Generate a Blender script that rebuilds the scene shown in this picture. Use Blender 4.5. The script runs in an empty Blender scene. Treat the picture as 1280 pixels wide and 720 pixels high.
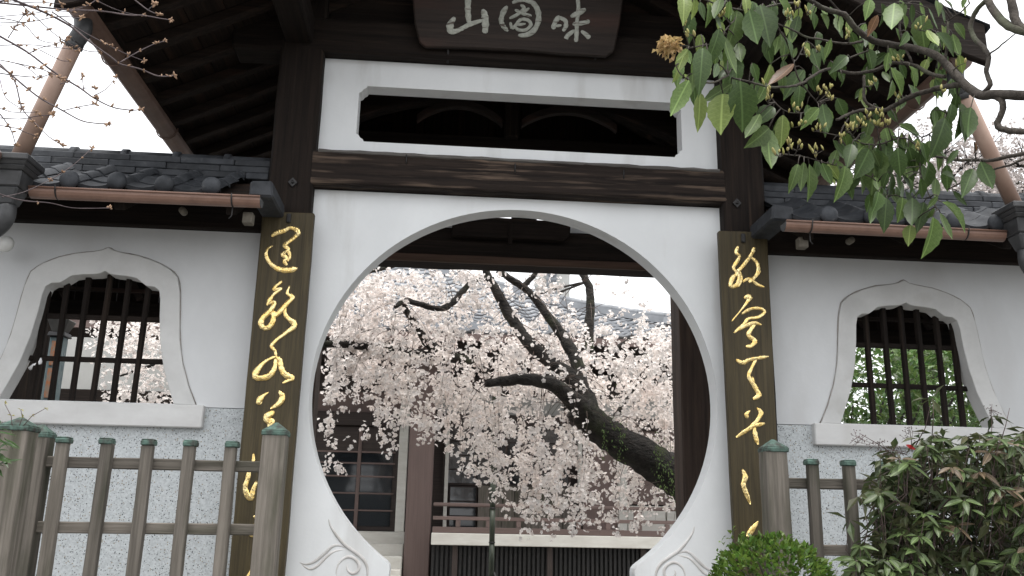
import bpy, math, random
import numpy as np
from mathutils import Vector, Matrix
R_ = math.radians
C = bpy.context.scene.collection
SC = bpy.context.scene

# ------------------------------------------------------------------ camera
F_PX, YAW, PITCH, ROLL = 1100.0, R_(4.2), R_(14.64), R_(1.185)
EYE = Vector((-.365, -4.49, 1.5))
fw = Vector((math.sin(YAW) * math.cos(PITCH), math.cos(YAW) * math.cos(PITCH), math.sin(PITCH)))
rt0 = Vector((math.cos(YAW), -math.sin(YAW), 0)); up0 = rt0.cross(fw)
rt = rt0 * math.cos(ROLL) + up0 * math.sin(ROLL)
up = -rt0 * math.sin(ROLL) + up0 * math.cos(ROLL)
cam = bpy.data.objects.new('camera', bpy.data.cameras.new('camera')); C.objects.link(cam)
cam.data.sensor_width = 36; cam.data.lens = 36 * F_PX / 1280
cam.data.clip_start = .05; cam.data.clip_end = 500
cam.matrix_world = Matrix(((rt.x, up.x, -fw.x, EYE.x), (rt.y, up.y, -fw.y, EYE.y), (rt.z, up.z, -fw.z, EYE.z), (0, 0, 0, 1)))
SC.camera = cam

def P(px, py, Y):
    """the point of the plane y = Y that photograph pixel (px, py) shows"""
    d = fw + rt * ((px - 640) / F_PX) - up * ((py - 360) / F_PX)
    return EYE + d * ((Y - EYE.y) / d.y)
def pxm(Y): return (Y - EYE.y) / F_PX      # metres per photograph pixel at depth Y

# ------------------------------------------------------------------ light: overcast day
SUN_EL, SUN_AZ = R_(75), R_(165)
w = bpy.data.worlds.new('World'); SC.world = w; w.use_nodes = True
nt = w.node_tree; bg = nt.nodes['Background']
sky = nt.nodes.new('ShaderNodeTexSky'); sky.sky_type = 'NISHITA'; sky.sun_disc = False
sky.sun_elevation = SUN_EL; sky.sun_rotation = SUN_AZ; sky.dust_density = 3.0; sky.air_density = 1.0
hs = nt.nodes.new('ShaderNodeHueSaturation'); hs.inputs['Saturation'].default_value = .12
mx = nt.nodes.new('ShaderNodeMix'); mx.data_type = 'RGBA'; mx.inputs[0].default_value = .7
mx.inputs[7].default_value = (7.4, 7.5, 7.7, 1)       # the even cloud layer
nt.links.new(sky.outputs[0], hs.inputs['Color']); nt.links.new(hs.outputs[0], mx.inputs[6])
nt.links.new(mx.outputs[2], bg.inputs['Color']); bg.inputs['Strength'].default_value = .15
sun = bpy.data.objects.new('sun', bpy.data.lights.new('sun', 'SUN')); C.objects.link(sun)
sun.data.energy = 1.5; sun.data.angle = R_(24); sun.data.color = (1, .97, .92)
sd = Vector((math.sin(SUN_AZ) * math.cos(SUN_EL), math.cos(SUN_AZ) * math.cos(SUN_EL), math.sin(SUN_EL)))
sun.rotation_euler = sd.to_track_quat('Z', 'Y').to_euler(); sun.location = sd * 30
SC.view_settings.view_transform = 'Standard'; SC.view_settings.look = 'None'
SC.view_settings.exposure = .90; SC.view_settings.gamma = 1; SC.view_settings.use_curve_mapping = False
SC.cycles.max_bounces = 12; SC.cycles.diffuse_bounces = 8; SC.cycles.transmission_bounces = 10; SC.cycles.use_denoising = True

# ------------------------------------------------------------------ materials
def mat(name, c1, c2=None, scale=(6, 6, 6), rough=.7, bump=0, bscale=None, metal=0, detail=6, spec=.4,
        lo=.35, hi=.65, island=0, rand=.12, transl=0, midrib=0, bdist=.01, c3=None, c3_scale=2.0, c3_lo=.55, c3_hi=.75, grain=None):
    m = bpy.data.materials.new(name); m.use_nodes = True
    t = m.node_tree; N = t.nodes; L = t.links; b = N['Principled BSDF']
    b.inputs['Roughness'].default_value = rough; b.inputs['Metallic'].default_value = metal
    b.inputs['Specular IOR Level'].default_value = spec
    tc = N.new('ShaderNodeTexCoord'); oi = N.new('ShaderNodeObjectInfo')
    ad = N.new('ShaderNodeVectorMath'); ad.operation = 'ADD'
    sc_ = N.new('ShaderNodeVectorMath'); sc_.operation = 'SCALE'; sc_.inputs[0].default_value = (7.1, 3.3, 5.7)
    L.new(oi.outputs['Random'], sc_.inputs['Scale']); L.new(tc.outputs['Object'], ad.inputs[0]); L.new(sc_.outputs[0], ad.inputs[1])
    mp = N.new('ShaderNodeMapping'); mp.inputs['Scale'].default_value = scale; L.new(ad.outputs[0], mp.inputs['Vector'])
    nz = N.new('ShaderNodeTexNoise'); nz.inputs['Scale'].default_value = 1; nz.inputs['Detail'].default_value = detail
    nz.inputs['Roughness'].default_value = .65; L.new(mp.outputs[0], nz.inputs['Vector'])
    rp = N.new('ShaderNodeMapRange'); rp.inputs[1].default_value = lo; rp.inputs[2].default_value = hi; L.new(nz.outputs['Fac'], rp.inputs[0])
    mix = N.new('ShaderNodeMix'); mix.data_type = 'RGBA'; mix.inputs[6].default_value = (*c1, 1); mix.inputs[7].default_value = (*(c2 or c1), 1)
    L.new(rp.outputs[0], mix.inputs[0]); col = mix.outputs[2]
    if c3:
        n3 = N.new('ShaderNodeTexNoise'); n3.inputs['Detail'].default_value = 5; n3.inputs['Scale'].default_value = 1
        m3 = N.new('ShaderNodeMapping'); m3.inputs['Scale'].default_value = c3_scale if isinstance(c3_scale, tuple) else (c3_scale,) * 3
        L.new(ad.outputs[0], m3.inputs['Vector']); L.new(m3.outputs[0], n3.inputs['Vector'])
        r3 = N.new('ShaderNodeMapRange'); r3.inputs[1].default_value = c3_lo; r3.inputs[2].default_value = c3_hi; L.new(n3.outputs['Fac'], r3.inputs[0])
        k = N.new('ShaderNodeMix'); k.data_type = 'RGBA'; k.inputs[7].default_value = (*c3, 1)
        L.new(r3.outputs[0], k.inputs[0]); L.new(col, k.inputs[6]); col = k.outputs[2]
    if midrib:
        sx = N.new('ShaderNodeSeparateXYZ'); L.new(tc.outputs['Object'], sx.inputs[0])
        ab = N.new('ShaderNodeMath'); ab.operation = 'ABSOLUTE'; L.new(sx.outputs[0], ab.inputs[0])
        # side veins: slanting lines repeated along the blade
        vm = N.new('ShaderNodeMath'); vm.operation = 'MULTIPLY_ADD'; vm.inputs[1].default_value = .9; L.new(ab.outputs[0], vm.inputs[0]); L.new(sx.outputs[2], vm.inputs[2])
        vs = N.new('ShaderNodeMath'); vs.operation = 'MULTIPLY'; vs.inputs[1].default_value = 58; L.new(vm.outputs[0], vs.inputs[0])
        vn = N.new('ShaderNodeMath'); vn.operation = 'SINE'; L.new(vs.outputs[0], vn.inputs[0])
        vr_ = N.new('ShaderNodeMapRange'); vr_.inputs[1].default_value = .86; vr_.inputs[2].default_value = 1; vr_.inputs[4].default_value = .16; L.new(vn.outputs[0], vr_.inputs[0])
        mr = N.new('ShaderNodeMapRange'); mr.inputs[1].default_value = .006; mr.inputs[2].default_value = midrib; mr.inputs[3].default_value = .6; mr.inputs[4].default_value = 0; L.new(ab.outputs[0], mr.inputs[0])
        mxm = N.new('ShaderNodeMath'); mxm.operation = 'MAXIMUM'; L.new(mr.outputs[0], mxm.inputs[0]); L.new(vr_.outputs[0], mxm.inputs[1])
        km = N.new('ShaderNodeMix'); km.data_type = 'RGBA'; km.inputs[7].default_value = tuple(min(1, v * 2.1 + .02) for v in (c2 or c1)) + (1,)
        L.new(mxm.outputs[0], km.inputs[0]); L.new(col, km.inputs[6]); col = km.outputs[2]
    # value change from object to object, or from leaf to leaf inside one mesh
    hv = N.new('ShaderNodeHueSaturation'); L.new(col, hv.inputs['Color'])
    vr = N.new('ShaderNodeMapRange'); a = island or rand
    vr.inputs[3].default_value = 1 - a; vr.inputs[4].default_value = 1 + a
    if island:
        g = N.new('ShaderNodeNewGeometry'); L.new(g.outputs['Random Per Island'], vr.inputs[0])
        hr = N.new('ShaderNodeMapRange'); hr.inputs[3].default_value = .5 - .05 * island; hr.inputs[4].default_value = .5 + .05 * island
        wn = N.new('ShaderNodeTexWhiteNoise'); wn.noise_dimensions = '1D'; L.new(g.outputs['Random Per Island'], wn.inputs['W'])
        L.new(wn.outputs['Value'], hr.inputs[0]); L.new(hr.outputs[0], hv.inputs['Hue'])
    else:
        L.new(oi.outputs['Random'], vr.inputs[0])
    L.new(vr.outputs[0], hv.inputs['Value']); col = hv.outputs[0]
    L.new(col, b.inputs['Base Color'])
    if bump:
        bp = N.new('ShaderNodeBump'); bp.inputs['Strength'].default_value = bump; bp.inputs['Distance'].default_value = bdist
        if bscale:
            m2 = N.new('ShaderNodeMapping'); m2.inputs['Scale'].default_value = bscale; L.new(ad.outputs[0], m2.inputs['Vector'])
            n2 = N.new('ShaderNodeTexNoise'); n2.inputs['Scale'].default_value = 1; n2.inputs['Detail'].default_value = 5
            L.new(m2.outputs[0], n2.inputs['Vector']); L.new(n2.outputs['Fac'], bp.inputs['Height'])
        else: L.new(nz.outputs['Fac'], bp.inputs['Height'])
        L.new(bp.outputs[0], b.inputs['Normal'])
    if transl:
        tr = N.new('ShaderNodeBsdfTranslucent'); ms = N.new('ShaderNodeMixShader'); ms.inputs[0].default_value = transl
        L.new(col, tr.inputs['Color']); L.new(b.outputs[0], ms.inputs[1]); L.new(tr.outputs[0], ms.inputs[2])
        L.new(ms.outputs[0], N['Material Output'].inputs['Surface'])
    return m

def wood(name, c1, c2, axis, rough=.75, bump=.5, fine=55, **k):
    s = [fine, fine, fine]; s['XYZ'.index(axis)] = fine * .035
    return mat(name, c1, c2, tuple(s), rough=rough, bump=bump, **k)

M = {}
for ax in 'XYZ':
    M['dark' + ax] = wood('dark_timber_' + ax, (.0075, .0055, .0045), (.019, .0132, .0102), ax, rough=.85, bump=.7, fine=45, spec=.2,
                          c3=(.045, .030, .021), c3_scale=tuple(30 if a != ax else 1.2 for a in 'XYZ'), c3_lo=.62, c3_hi=.8)
    M['soffit' + ax] = wood('roof_timber_' + ax, (.011, .008, .0068), (.026, .0175, .0132), ax, rough=.85, spec=.2,
                            c3=(.05, .029, .02), c3_scale=tuple(14 if a != ax else .8 for a in 'XYZ'), c3_lo=.55, c3_hi=.8)
    M['fence' + ax] = wood('weathered_timber_' + ax, (.088, .078, .065), (.172, .153, .131), ax, rough=.85, bump=.45, fine=60,
                           c3=(.046, .048, .029), c3_scale=tuple(11 if a != ax else 2.2 for a in 'XYZ'), c3_lo=.5, c3_hi=.72, rand=.22)
    M['hall' + ax] = wood('painted_timber_' + ax, (.135, .095, .085), (.165, .118, .105), ax, rough=.6, bump=.15)
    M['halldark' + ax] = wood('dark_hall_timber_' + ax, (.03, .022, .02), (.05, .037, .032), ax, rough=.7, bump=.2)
M['beam'] = wood('weathered_beam_timber', (.010, .0075, .0065), (.028, .020, .016), 'X', rough=.85, bump=1.0, fine=38, spec=.2,
                 c3=(.15, .108, .08), c3_scale=(1.8, 26, 38), c3_lo=.53, c3_hi=.74)
M['rear_post'] = wood('worn_brown_timber', (.03, .019, .014), (.065, .042, .031), 'Z', rough=.8, bump=.6, fine=40, c3=(.10, .062, .042), c3_scale=(14, 14, 1.2), c3_lo=.5, c3_hi=.75)
M['board'] = wood('couplet_board_timber', (.029, .0215, .0085), (.060, .045, .019), 'Z', rough=.6, bump=.4, fine=70, spec=.35,
                  c3=(.085, .066, .034), c3_scale=(26, 26, 1.5), c3_lo=.58, c3_hi=.85)
M['plaque'] = wood('plaque_timber', (.017, .012, .010), (.036, .025, .020), 'X', rough=.8, bump=.6, fine=40,
                   c3=(.07, .034, .025), c3_scale=(1, 8, 8), c3_lo=.52, c3_hi=.75)
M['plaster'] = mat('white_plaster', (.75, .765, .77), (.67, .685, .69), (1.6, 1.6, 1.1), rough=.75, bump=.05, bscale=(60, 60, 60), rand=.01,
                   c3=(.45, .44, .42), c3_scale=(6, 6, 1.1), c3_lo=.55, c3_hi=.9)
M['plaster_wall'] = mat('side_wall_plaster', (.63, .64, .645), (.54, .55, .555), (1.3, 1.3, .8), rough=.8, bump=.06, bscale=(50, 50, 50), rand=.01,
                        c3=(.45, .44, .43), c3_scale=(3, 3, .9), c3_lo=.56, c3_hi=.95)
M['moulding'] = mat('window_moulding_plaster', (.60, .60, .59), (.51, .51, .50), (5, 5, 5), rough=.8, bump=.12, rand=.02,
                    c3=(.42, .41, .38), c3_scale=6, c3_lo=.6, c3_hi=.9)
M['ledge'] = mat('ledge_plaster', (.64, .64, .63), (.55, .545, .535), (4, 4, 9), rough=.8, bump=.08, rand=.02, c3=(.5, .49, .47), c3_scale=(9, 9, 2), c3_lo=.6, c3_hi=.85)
M['crack'] = mat('grimy_joint', (.24, .215, .19), (.40, .37, .34), (20, 20, 20), rough=.9)
M['groove'] = mat('relief_plaster', (.62, .61, .60), (.46, .44, .42), (12, 12, 12), rough=.8)
M['hall_white'] = mat('painted_white_board', (.66, .65, .60), (.56, .54, .49), (3, 3, 12), rough=.6, rand=.04)
M['hall_plaster'] = mat('hall_plaster', (.48, .48, .46), (.42, .42, .40), (3, 3, 3), rough=.8)
M['iron'] = mat('black_iron', (.012, .012, .013), (.03, .028, .027), (30, 30, 30), rough=.55, spec=.4)
M['copper'] = mat('brown_copper', (.175, .10, .072), (.235, .138, .102), (9, 9, 9), rough=.42, rand=.05, spec=.5, c3=(.10, .06, .05), c3_scale=(7, 7, 3), c3_lo=.6, c3_hi=.85)
M['lit_copper'] = mat('sky_lit_copper', (.30, .20, .155), (.37, .26, .205), (9, 9, 5), rough=.5, rand=.05, c3=(.2, .14, .11), c3_scale=(8, 8, 3), c3_lo=.6, c3_hi=.85)  # downpipe copper with stronger sky light painted in as a paler tone
M['gutter_brown'] = mat('aged_brown_copper', (.125, .077, .058), (.175, .11, .083), (9, 9, 9), rough=.5, rand=.05)
M['verdigris'] = mat('verdigris_copper', (.045, .075, .062), (.10, .17, .14), (45, 45, 45), rough=.75, bump=.3, c3=(.035, .035, .03), c3_scale=30, c3_lo=.45, c3_hi=.65)
M['tile'] = mat('grey_roof_tile', (.021, .0235, .0275), (.05, .0535, .06), (11, 11, 11), rough=.68, bump=.25, spec=.3, rand=.28, c3=(.11, .11, .11), c3_scale=25, c3_lo=.62, c3_hi=.85)
M['hall_tile'] = mat('hall_roof_tile', (.19, .20, .215), (.27, .28, .295), (4, 4, 4), rough=.42, spec=.5)
M['lead'] = mat('lead_grey_metal', (.035, .036, .038), (.065, .066, .068), (12, 12, 12), rough=.5, rand=.1)
M['stone'] = mat('grey_stone', (.11, .107, .10), (.18, .175, .165), (8, 8, 8), rough=.85, bump=.3)
M['gravel'] = mat('pale_gravel', (.095, .092, .088), (.15, .145, .137), (40, 40, 40), rough=.9, bump=.5, c3=(.1, .095, .09), c3_scale=1.5)
M['court'] = mat('courtyard_gravel', (.25, .24, .225), (.37, .36, .34), (30, 30, 30), rough=.9, bump=.5)
M['gold'] = mat('gold_leaf', (.90, .62, .20), (.98, .81, .43), (40, 40, 40), rough=.27, metal=.85, bump=.5, bscale=(90, 90, 60), rand=.03)
M['pale_paint'] = mat('worn_pale_paint', (.30, .31, .27), (.44, .45, .40), (60, 60, 60), rough=.8, bump=.3, c3=(.09, .07, .06), c3_scale=(14, 14, 90), c3_lo=.58, c3_hi=.68)
M['endgrain'] = mat('sawn_end_grain', (.11, .10, .08), (.18, .16, .13), (30, 30, 30), rough=.8)
M['cherry_bark'] = mat('cherry_bark', (.009, .008, .007), (.04, .034, .029), (13, 13, 26), rough=.9, bump=1, bdist=.05, c3=(.035, .042, .016), c3_scale=4, c3_lo=.52, c3_hi=.75)
M['moss'] = mat('moss_green', (.05, .09, .02), (.10, .15, .04), (20, 20, 20), island=.3, transl=.3)
M['blossom'] = mat('cherry_blossom', (.92, .86, .825), (.93, .89, .86), (3, 3, 3), rough=.7, island=.10, transl=.28, spec=.2)
M['blossom_far_shaded'] = mat('shaded_far_blossom', (.50, .455, .435), (.55, .51, .49), (3, 3, 3), rough=.7, island=.2, transl=.15, spec=.2)  # same flowers, darkened: the far crown's shade is painted into the colour
M['twig'] = mat('thin_twig', (.06, .045, .038), (.12, .09, .075), (30, 30, 30), rough=.85)
M['bare_twig'] = mat('bare_twig', (.055, .042, .045), (.11, .085, .085), (30, 30, 30), rough=.85)
M['bud'] = mat('brown_bud', (.20, .12, .075), (.33, .21, .13), (60, 60, 60), rough=.7)
M['green_bark'] = mat('grey_brown_bark', (.033, .027, .022), (.082, .069, .057), (40, 40, 30), rough=.9, bump=1, bdist=.012, c3=(.09, .10, .06), c3_scale=7, c3_lo=.55, c3_hi=.75)
LEAFM = [mat('leaf_dark', (.040, .073, .018), (.062, .105, .029), (20, 20, 20), rough=.42, midrib=.022, transl=.22, spec=.35, rand=.3),
         mat('leaf_mid', (.070, .118, .027), (.108, .165, .045), (20, 20, 20), rough=.45, midrib=.022, transl=.3, spec=.35, rand=.28),
         mat('leaf_light', (.155, .215, .05), (.22, .28, .085), (20, 20, 20), rough=.42, midrib=.022, transl=.4, rand=.2),
         mat('leaf_bronze', (.12, .065, .035), (.19, .10, .05), (20, 20, 20), rough=.4, midrib=.022, transl=.3, rand=.2)]
M['young_bud'] = mat('yellow_green_bud', (.34, .33, .10), (.46, .40, .16), (40, 40, 40), rough=.5, transl=.3, island=.2)
M['dry_flower'] = mat('dry_tan_flower', (.42, .29, .13), (.58, .43, .22), (40, 40, 40), rough=.7, transl=.3, island=.25)
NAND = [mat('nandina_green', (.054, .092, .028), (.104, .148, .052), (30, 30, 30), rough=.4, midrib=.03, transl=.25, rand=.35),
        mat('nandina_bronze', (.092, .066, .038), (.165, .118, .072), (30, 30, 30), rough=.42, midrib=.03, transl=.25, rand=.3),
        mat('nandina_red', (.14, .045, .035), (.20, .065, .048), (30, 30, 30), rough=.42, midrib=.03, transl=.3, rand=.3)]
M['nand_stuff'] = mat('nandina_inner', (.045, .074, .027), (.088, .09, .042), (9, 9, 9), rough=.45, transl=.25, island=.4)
M['red_leaf'] = mat('bright_red_leaf', (.55, .035, .04), (.65, .06, .05), rough=.4, transl=.3)
M['box_leaf'] = mat('box_leaf', (.062, .118, .020), (.135, .22, .040), (7, 7, 7), rough=.4, transl=.3, island=.45)
M['shrub_leaf'] = mat('broad_shrub_leaf', (.065, .125, .03), (.13, .21, .06), (3, 3, 3), rough=.35, transl=.35, island=.5, spec=.5)
M['fern'] = mat('fern_leaf', (.025, .06, .018), (.05, .10, .03), rough=.35, transl=.2, island=.3)
M['panicle'] = mat('dry_panicle', (.07, .05, .045), (.13, .09, .085), rough=.8)
M['bamboo'] = mat('green_black_pole', (.020, .028, .018), (.05, .062, .042), (30, 30, 3), rough=.45)
M['orange'] = mat('orange_strip', (.42, .17, .08), (.30, .22, .17), (60, 60, 25), rough=.6, lo=.45, hi=.55)
M['tealgrey'] = mat('teal_grey_paint', (.12, .18, .19), (.22, .27, .28), (25, 25, 25), rough=.5)
M['ribbon'] = mat('white_cloth', (.75, .75, .76), rough=.7)
M['opal'] = mat('opal_glass', (.60, .60, .58), (.52, .52, .50), rough=.3, spec=.5)
gm = bpy.data.materials.new('dark_window_glass'); gm.use_nodes = True; b = gm.node_tree.nodes['Principled BSDF']
b.inputs['Base Color'].default_value = (.012, .015, .018, 1); b.inputs['Roughness'].default_value = .06; b.inputs['Specular IOR Level'].default_value = .8
M['glass'] = gm

def stucco():
    m = bpy.data.materials.new('speckled_stucco'); m.use_nodes = True
    t = m.node_tree; N = t.nodes; L = t.links; b = N['Principled BSDF']; b.inputs['Roughness'].default_value = .85
    tc = N.new('ShaderNodeTexCoord'); col = None
    base = N.new('ShaderNodeTexNoise'); base.inputs['Scale'].default_value = 90; base.inputs['Detail'].default_value = 3
    L.new(tc.outputs['Object'], base.inputs['Vector'])
    mx0 = N.new('ShaderNodeMix'); mx0.data_type = 'RGBA'; mx0.inputs[6].default_value = (.42, .445, .455, 1); mx0.inputs[7].default_value = (.54, .57, .58, 1)
    r0 = N.new('ShaderNodeMapRange'); r0.inputs[1].default_value = .35; r0.inputs[2].default_value = .65
    L.new(base.outputs['Fac'], r0.inputs[0]); L.new(r0.outputs[0], mx0.inputs[0]); col = mx0.outputs[2]
    for sc_, th, c, k in ((92, .80, (.03, .032, .035), .27), (160, .72, (.075, .077, .08), .32), (105, .9, (.30, .27, .22), .36)):
        v = N.new('ShaderNodeTexVoronoi'); v.inputs['Scale'].default_value = sc_; L.new(tc.outputs['Object'], v.inputs['Vector'])
        sp = N.new('ShaderNodeSeparateColor'); L.new(v.outputs['Color'], sp.inputs[0])
        a = N.new('ShaderNodeMath'); a.operation = 'GREATER_THAN'; a.inputs[1].default_value = th; L.new(sp.outputs[0], a.inputs[0])
        d = N.new('ShaderNodeMath'); d.operation = 'LESS_THAN'; d.inputs[1].default_value = k; L.new(v.outputs['Distance'], d.inputs[0])
        mu = N.new('ShaderNodeMath'); mu.operation = 'MULTIPLY'; L.new(a.outputs[0], mu.inputs[0]); L.new(d.outputs[0], mu.inputs[1])
        k_ = N.new('ShaderNodeMix'); k_.data_type = 'RGBA'; k_.inputs[7].default_value = (*c, 1)
        L.new(mu.outputs[0], k_.inputs[0]); L.new(col, k_.inputs[6]); col = k_.outputs[2]
    L.new(col, b.inputs['Base Color'])
    bp = N.new('ShaderNodeBump'); bp.inputs['Strength'].default_value = .4; bp.inputs['Distance'].default_value = .004
    L.new(base.outputs['Fac'], bp.inputs['Height']); L.new(bp.outputs[0], b.inputs['Normal'])
    return m
M['stucco'] = stucco()

# ------------------------------------------------------------------ mesh tools
WL = {}                                     # world position of each object's origin
class MB:
    def __init__(s): s.v = []; s.f = []; s.smooth = False
    def add(s, vs, fs):
        n = len(s.v); s.v += [tuple(v) for v in vs]; s.f += [tuple(i + n for i in f) for f in fs]; return s
    def box(s, x0, x1, y0, y1, z0, z1):
        v = [(x, y, z) for z in (z0, z1) for y in (y0, y1) for x in (x0, x1)]
        return s.add(v, [(0, 2, 3, 1), (4, 5, 7, 6), (0, 1, 5, 4), (2, 6, 7, 3), (0, 4, 6, 2), (1, 3, 7, 5)])
    def bar(s, p, q, wd, h, n=1, jit=0, upv=(0, 0, 1), rnd=None):
        """rectangular bar from p to q, its long faces hewn a little uneven"""
        p, q = Vector(p), Vector(q); d = (q - p).normalized(); u = Vector(upv)
        a = d.cross(u)
        if a.length < 1e-4: a = d.cross(Vector((0, 1, 0)))
        a.normalize(); u = a.cross(d); vs = []; rnd = rnd or random
        for i in range(n + 1):
            c = p.lerp(q, i / n)
            for sa, su in ((-1, -1), (1, -1), (1, 1), (-1, 1)):
                vs.append(c + a * (sa * wd / 2 + rnd.uniform(-jit, jit)) + u * (su * h / 2 + rnd.uniform(-jit, jit)))
        fs = [(3, 2, 1, 0), tuple(4 * n + k for k in range(4))]
        for i in range(n):
            for k in range(4):
                fs.append((4 * i + k, 4 * i + (k + 1) % 4, 4 * i + 4 + (k + 1) % 4, 4 * i + 4 + k))
        return s.add(vs, fs)
    def tube(s, pts, rad, sides=8, jit=0, rnd=None, cap=True):
        pts = [Vector(p) for p in pts]; n = len(pts); s.smooth = True
        if not hasattr(rad, '__len__'): rad = [rad] * n
        d = (pts[1] - pts[0]).normalized(); a = d.orthogonal().normalized(); vs = []; rnd = rnd or random
        for i in range(n):
            d2 = (pts[min(i + 1, n - 1)] - pts[max(i - 1, 0)])
            if d2.length > 1e-9:
                d2.normalize(); a = (a - d2 * a.dot(d2)); a = a.normalized() if a.length > 1e-6 else d2.orthogonal().normalized(); d = d2
            b_ = d.cross(a)
            for k in range(sides):
                th = 2 * math.pi * k / sides; r = rad[i] * (1 + rnd.uniform(-jit, jit))
                vs.append(pts[i] + (a * math.cos(th) + b_ * math.sin(th)) * r)
        fs = [(i * sides + k, i * sides + (k + 1) % sides, (i + 1) * sides + (k + 1) % sides, (i + 1) * sides + k) for i in range(n - 1) for k in range(sides)]
        if cap: fs += [tuple(reversed(range(sides))), tuple((n - 1) * sides + k for k in range(sides))]
        return s.add(vs, fs)
    def ball(s, c, r, nu=12, nv=7, sx=1, sy=1, sz=1):
        s.smooth = True; c = Vector(c); vs = []; fs = []
        for i in range(nv + 1):
            ph = math.pi * i / nv
            for k in range(nu):
                th = 2 * math.pi * k / nu
                vs.append(c + Vector((r * sx * math.sin(ph) * math.cos(th), r * sy * math.sin(ph) * math.sin(th), r * sz * math.cos(ph))))
        for i in range(nv):
            for k in range(nu): fs.append((i * nu + k, (i + 1) * nu + k, (i + 1) * nu + (k + 1) % nu, i * nu + (k + 1) % nu))
        return s.add(vs, fs)
    def frustum(s, cx, cy, z0, z1, a0, b0, a1, b1):
        v = [(cx + sx * a / 2, cy + sy * b_ / 2, z) for z, a, b_ in ((z0, a0, b0), (z1, a1, b1)) for sx, sy in ((-1, -1), (1, -1), (1, 1), (-1, 1))]
        return s.add(v, [(3, 2, 1, 0), (4, 5, 6, 7)] + [(k, (k + 1) % 4, 4 + (k + 1) % 4, 4 + k) for k in range(4)])
    def prism(s, outline, y0, y1):
        """simple polygon in XZ pushed from y0 (front) to y1"""
        n = len(outline)
        v = [(x, y0, z) for x, z in outline] + [(x, y1, z) for x, z in outline]
        return s.add(v, [tuple(range(n)), tuple(reversed(range(n, 2 * n)))] + [(k, k + n, (k + 1) % n + n, (k + 1) % n) for k in range(n)])
    def build(s, name, m, parent=None, bevel=0, seg=1, kind=None, smooth=None, origin=None):
        A = np.array(s.v, float); c = Vector(((A.min(0) + A.max(0)) / 2).tolist()) if origin is None else Vector(origin)
        me = bpy.data.meshes.new(name); me.from_pydata((A - np.array(c)).tolist(), [], s.f); me.update()
        if m: me.materials.append(m)
        if smooth if smooth is not None else s.smooth: me.polygons.foreach_set('use_smooth', [True] * len(me.polygons))
        o = link(name, me, c, parent)
        if bevel:
            bv = o.modifiers.new('bevel', 'BEVEL'); bv.width = bevel; bv.segments = seg; bv.limit_method = 'ANGLE'; bv.angle_limit = R_(40)
        if kind: o['kind'] = kind
        return o
def link(name, me, loc, parent=None, rot=None, scale=None):
    o = bpy.data.objects.new(name, me); C.objects.link(o)
    if parent is not None: o.parent = parent
    o.location = Vector(loc) - (WL[parent.name] if parent is not None else Vector((0, 0, 0)))
    if rot is not None: o.rotation_mode = 'QUATERNION'; o.rotation_quaternion = rot
    if scale is not None: o.scale = scale
    WL[o.name] = Vector(loc); return o
def tag(o, label, cat, group=None):
    o['label'] = label; o['category'] = cat
    if group: o['group'] = group
    return o
def thing(name, label, cat, loc, group=None):
    o = link(name, None, loc); o.empty_display_size = .1
    return tag(o, label, cat, group)
def copy_part(o, parent, loc):
    c = o.copy(); C.objects.link(c); c.parent = parent; c.location = Vector(loc) - WL[parent.name]; WL[c.name] = Vector(loc); return c
def plate(name, outer, holes, y0, y1, m, parent, bevel=0):
    """a wall with openings: front and back faces filled, reveals between them"""
    import bmesh
    bm = bmesh.new(); loops = []
    for lp in [outer] + holes:
        vs = [bm.verts.new((x, y0, z)) for x, z in lp]
        es = [bm.edges.new((vs[i], vs[(i + 1) % len(vs)])) for i in range(len(vs))]; loops.append((vs, es))
    bmesh.ops.triangle_fill(bm, use_beauty=True, use_dissolve=False, edges=[e for l in loops for e in l[1]], normal=(0, -1, 0))
    ff = list(bm.faces); mp = {v: bm.verts.new((v.co.x, y1, v.co.z)) for l in loops for v in l[0]}
    for f in ff: bm.faces.new([mp[v] for v in reversed(f.verts)])
    for vs, _ in loops:
        for i in range(len(vs)):
            a, b_ = vs[i], vs[(i + 1) % len(vs)]; bm.faces.new((a, b_, mp[b_], mp[a]))
    bmesh.ops.recalc_face_normals(bm, faces=bm.faces)
    A = np.array([v.co[:] for v in bm.verts]); c = Vector(((A.min(0) + A.max(0)) / 2).tolist())
    bmesh.ops.translate(bm, verts=bm.verts, vec=-c)
    me = bpy.data.meshes.new(name); bm.to_mesh(me); bm.free(); me.materials.append(m)
    return link(name, me, c, parent)
def smooth_path(pts, n=4):
    """Catmull-Rom through tuples of any length"""
    A = [np.array(p, float) for p in pts]; out = []
    for i in range(len(A) - 1):
        p0, p1, p2, p3 = A[max(i - 1, 0)], A[i], A[i + 1], A[min(i + 2, len(A) - 1)]
        for k in range(n):
            t = k / n
            out.append(.5 * (2 * p1 + (p2 - p0) * t + (2 * p0 - 5 * p1 + 4 * p2 - p3) * t * t + (3 * p1 - p0 - 3 * p2 + p3) * t ** 3))
    return out + [A[-1]]
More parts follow.
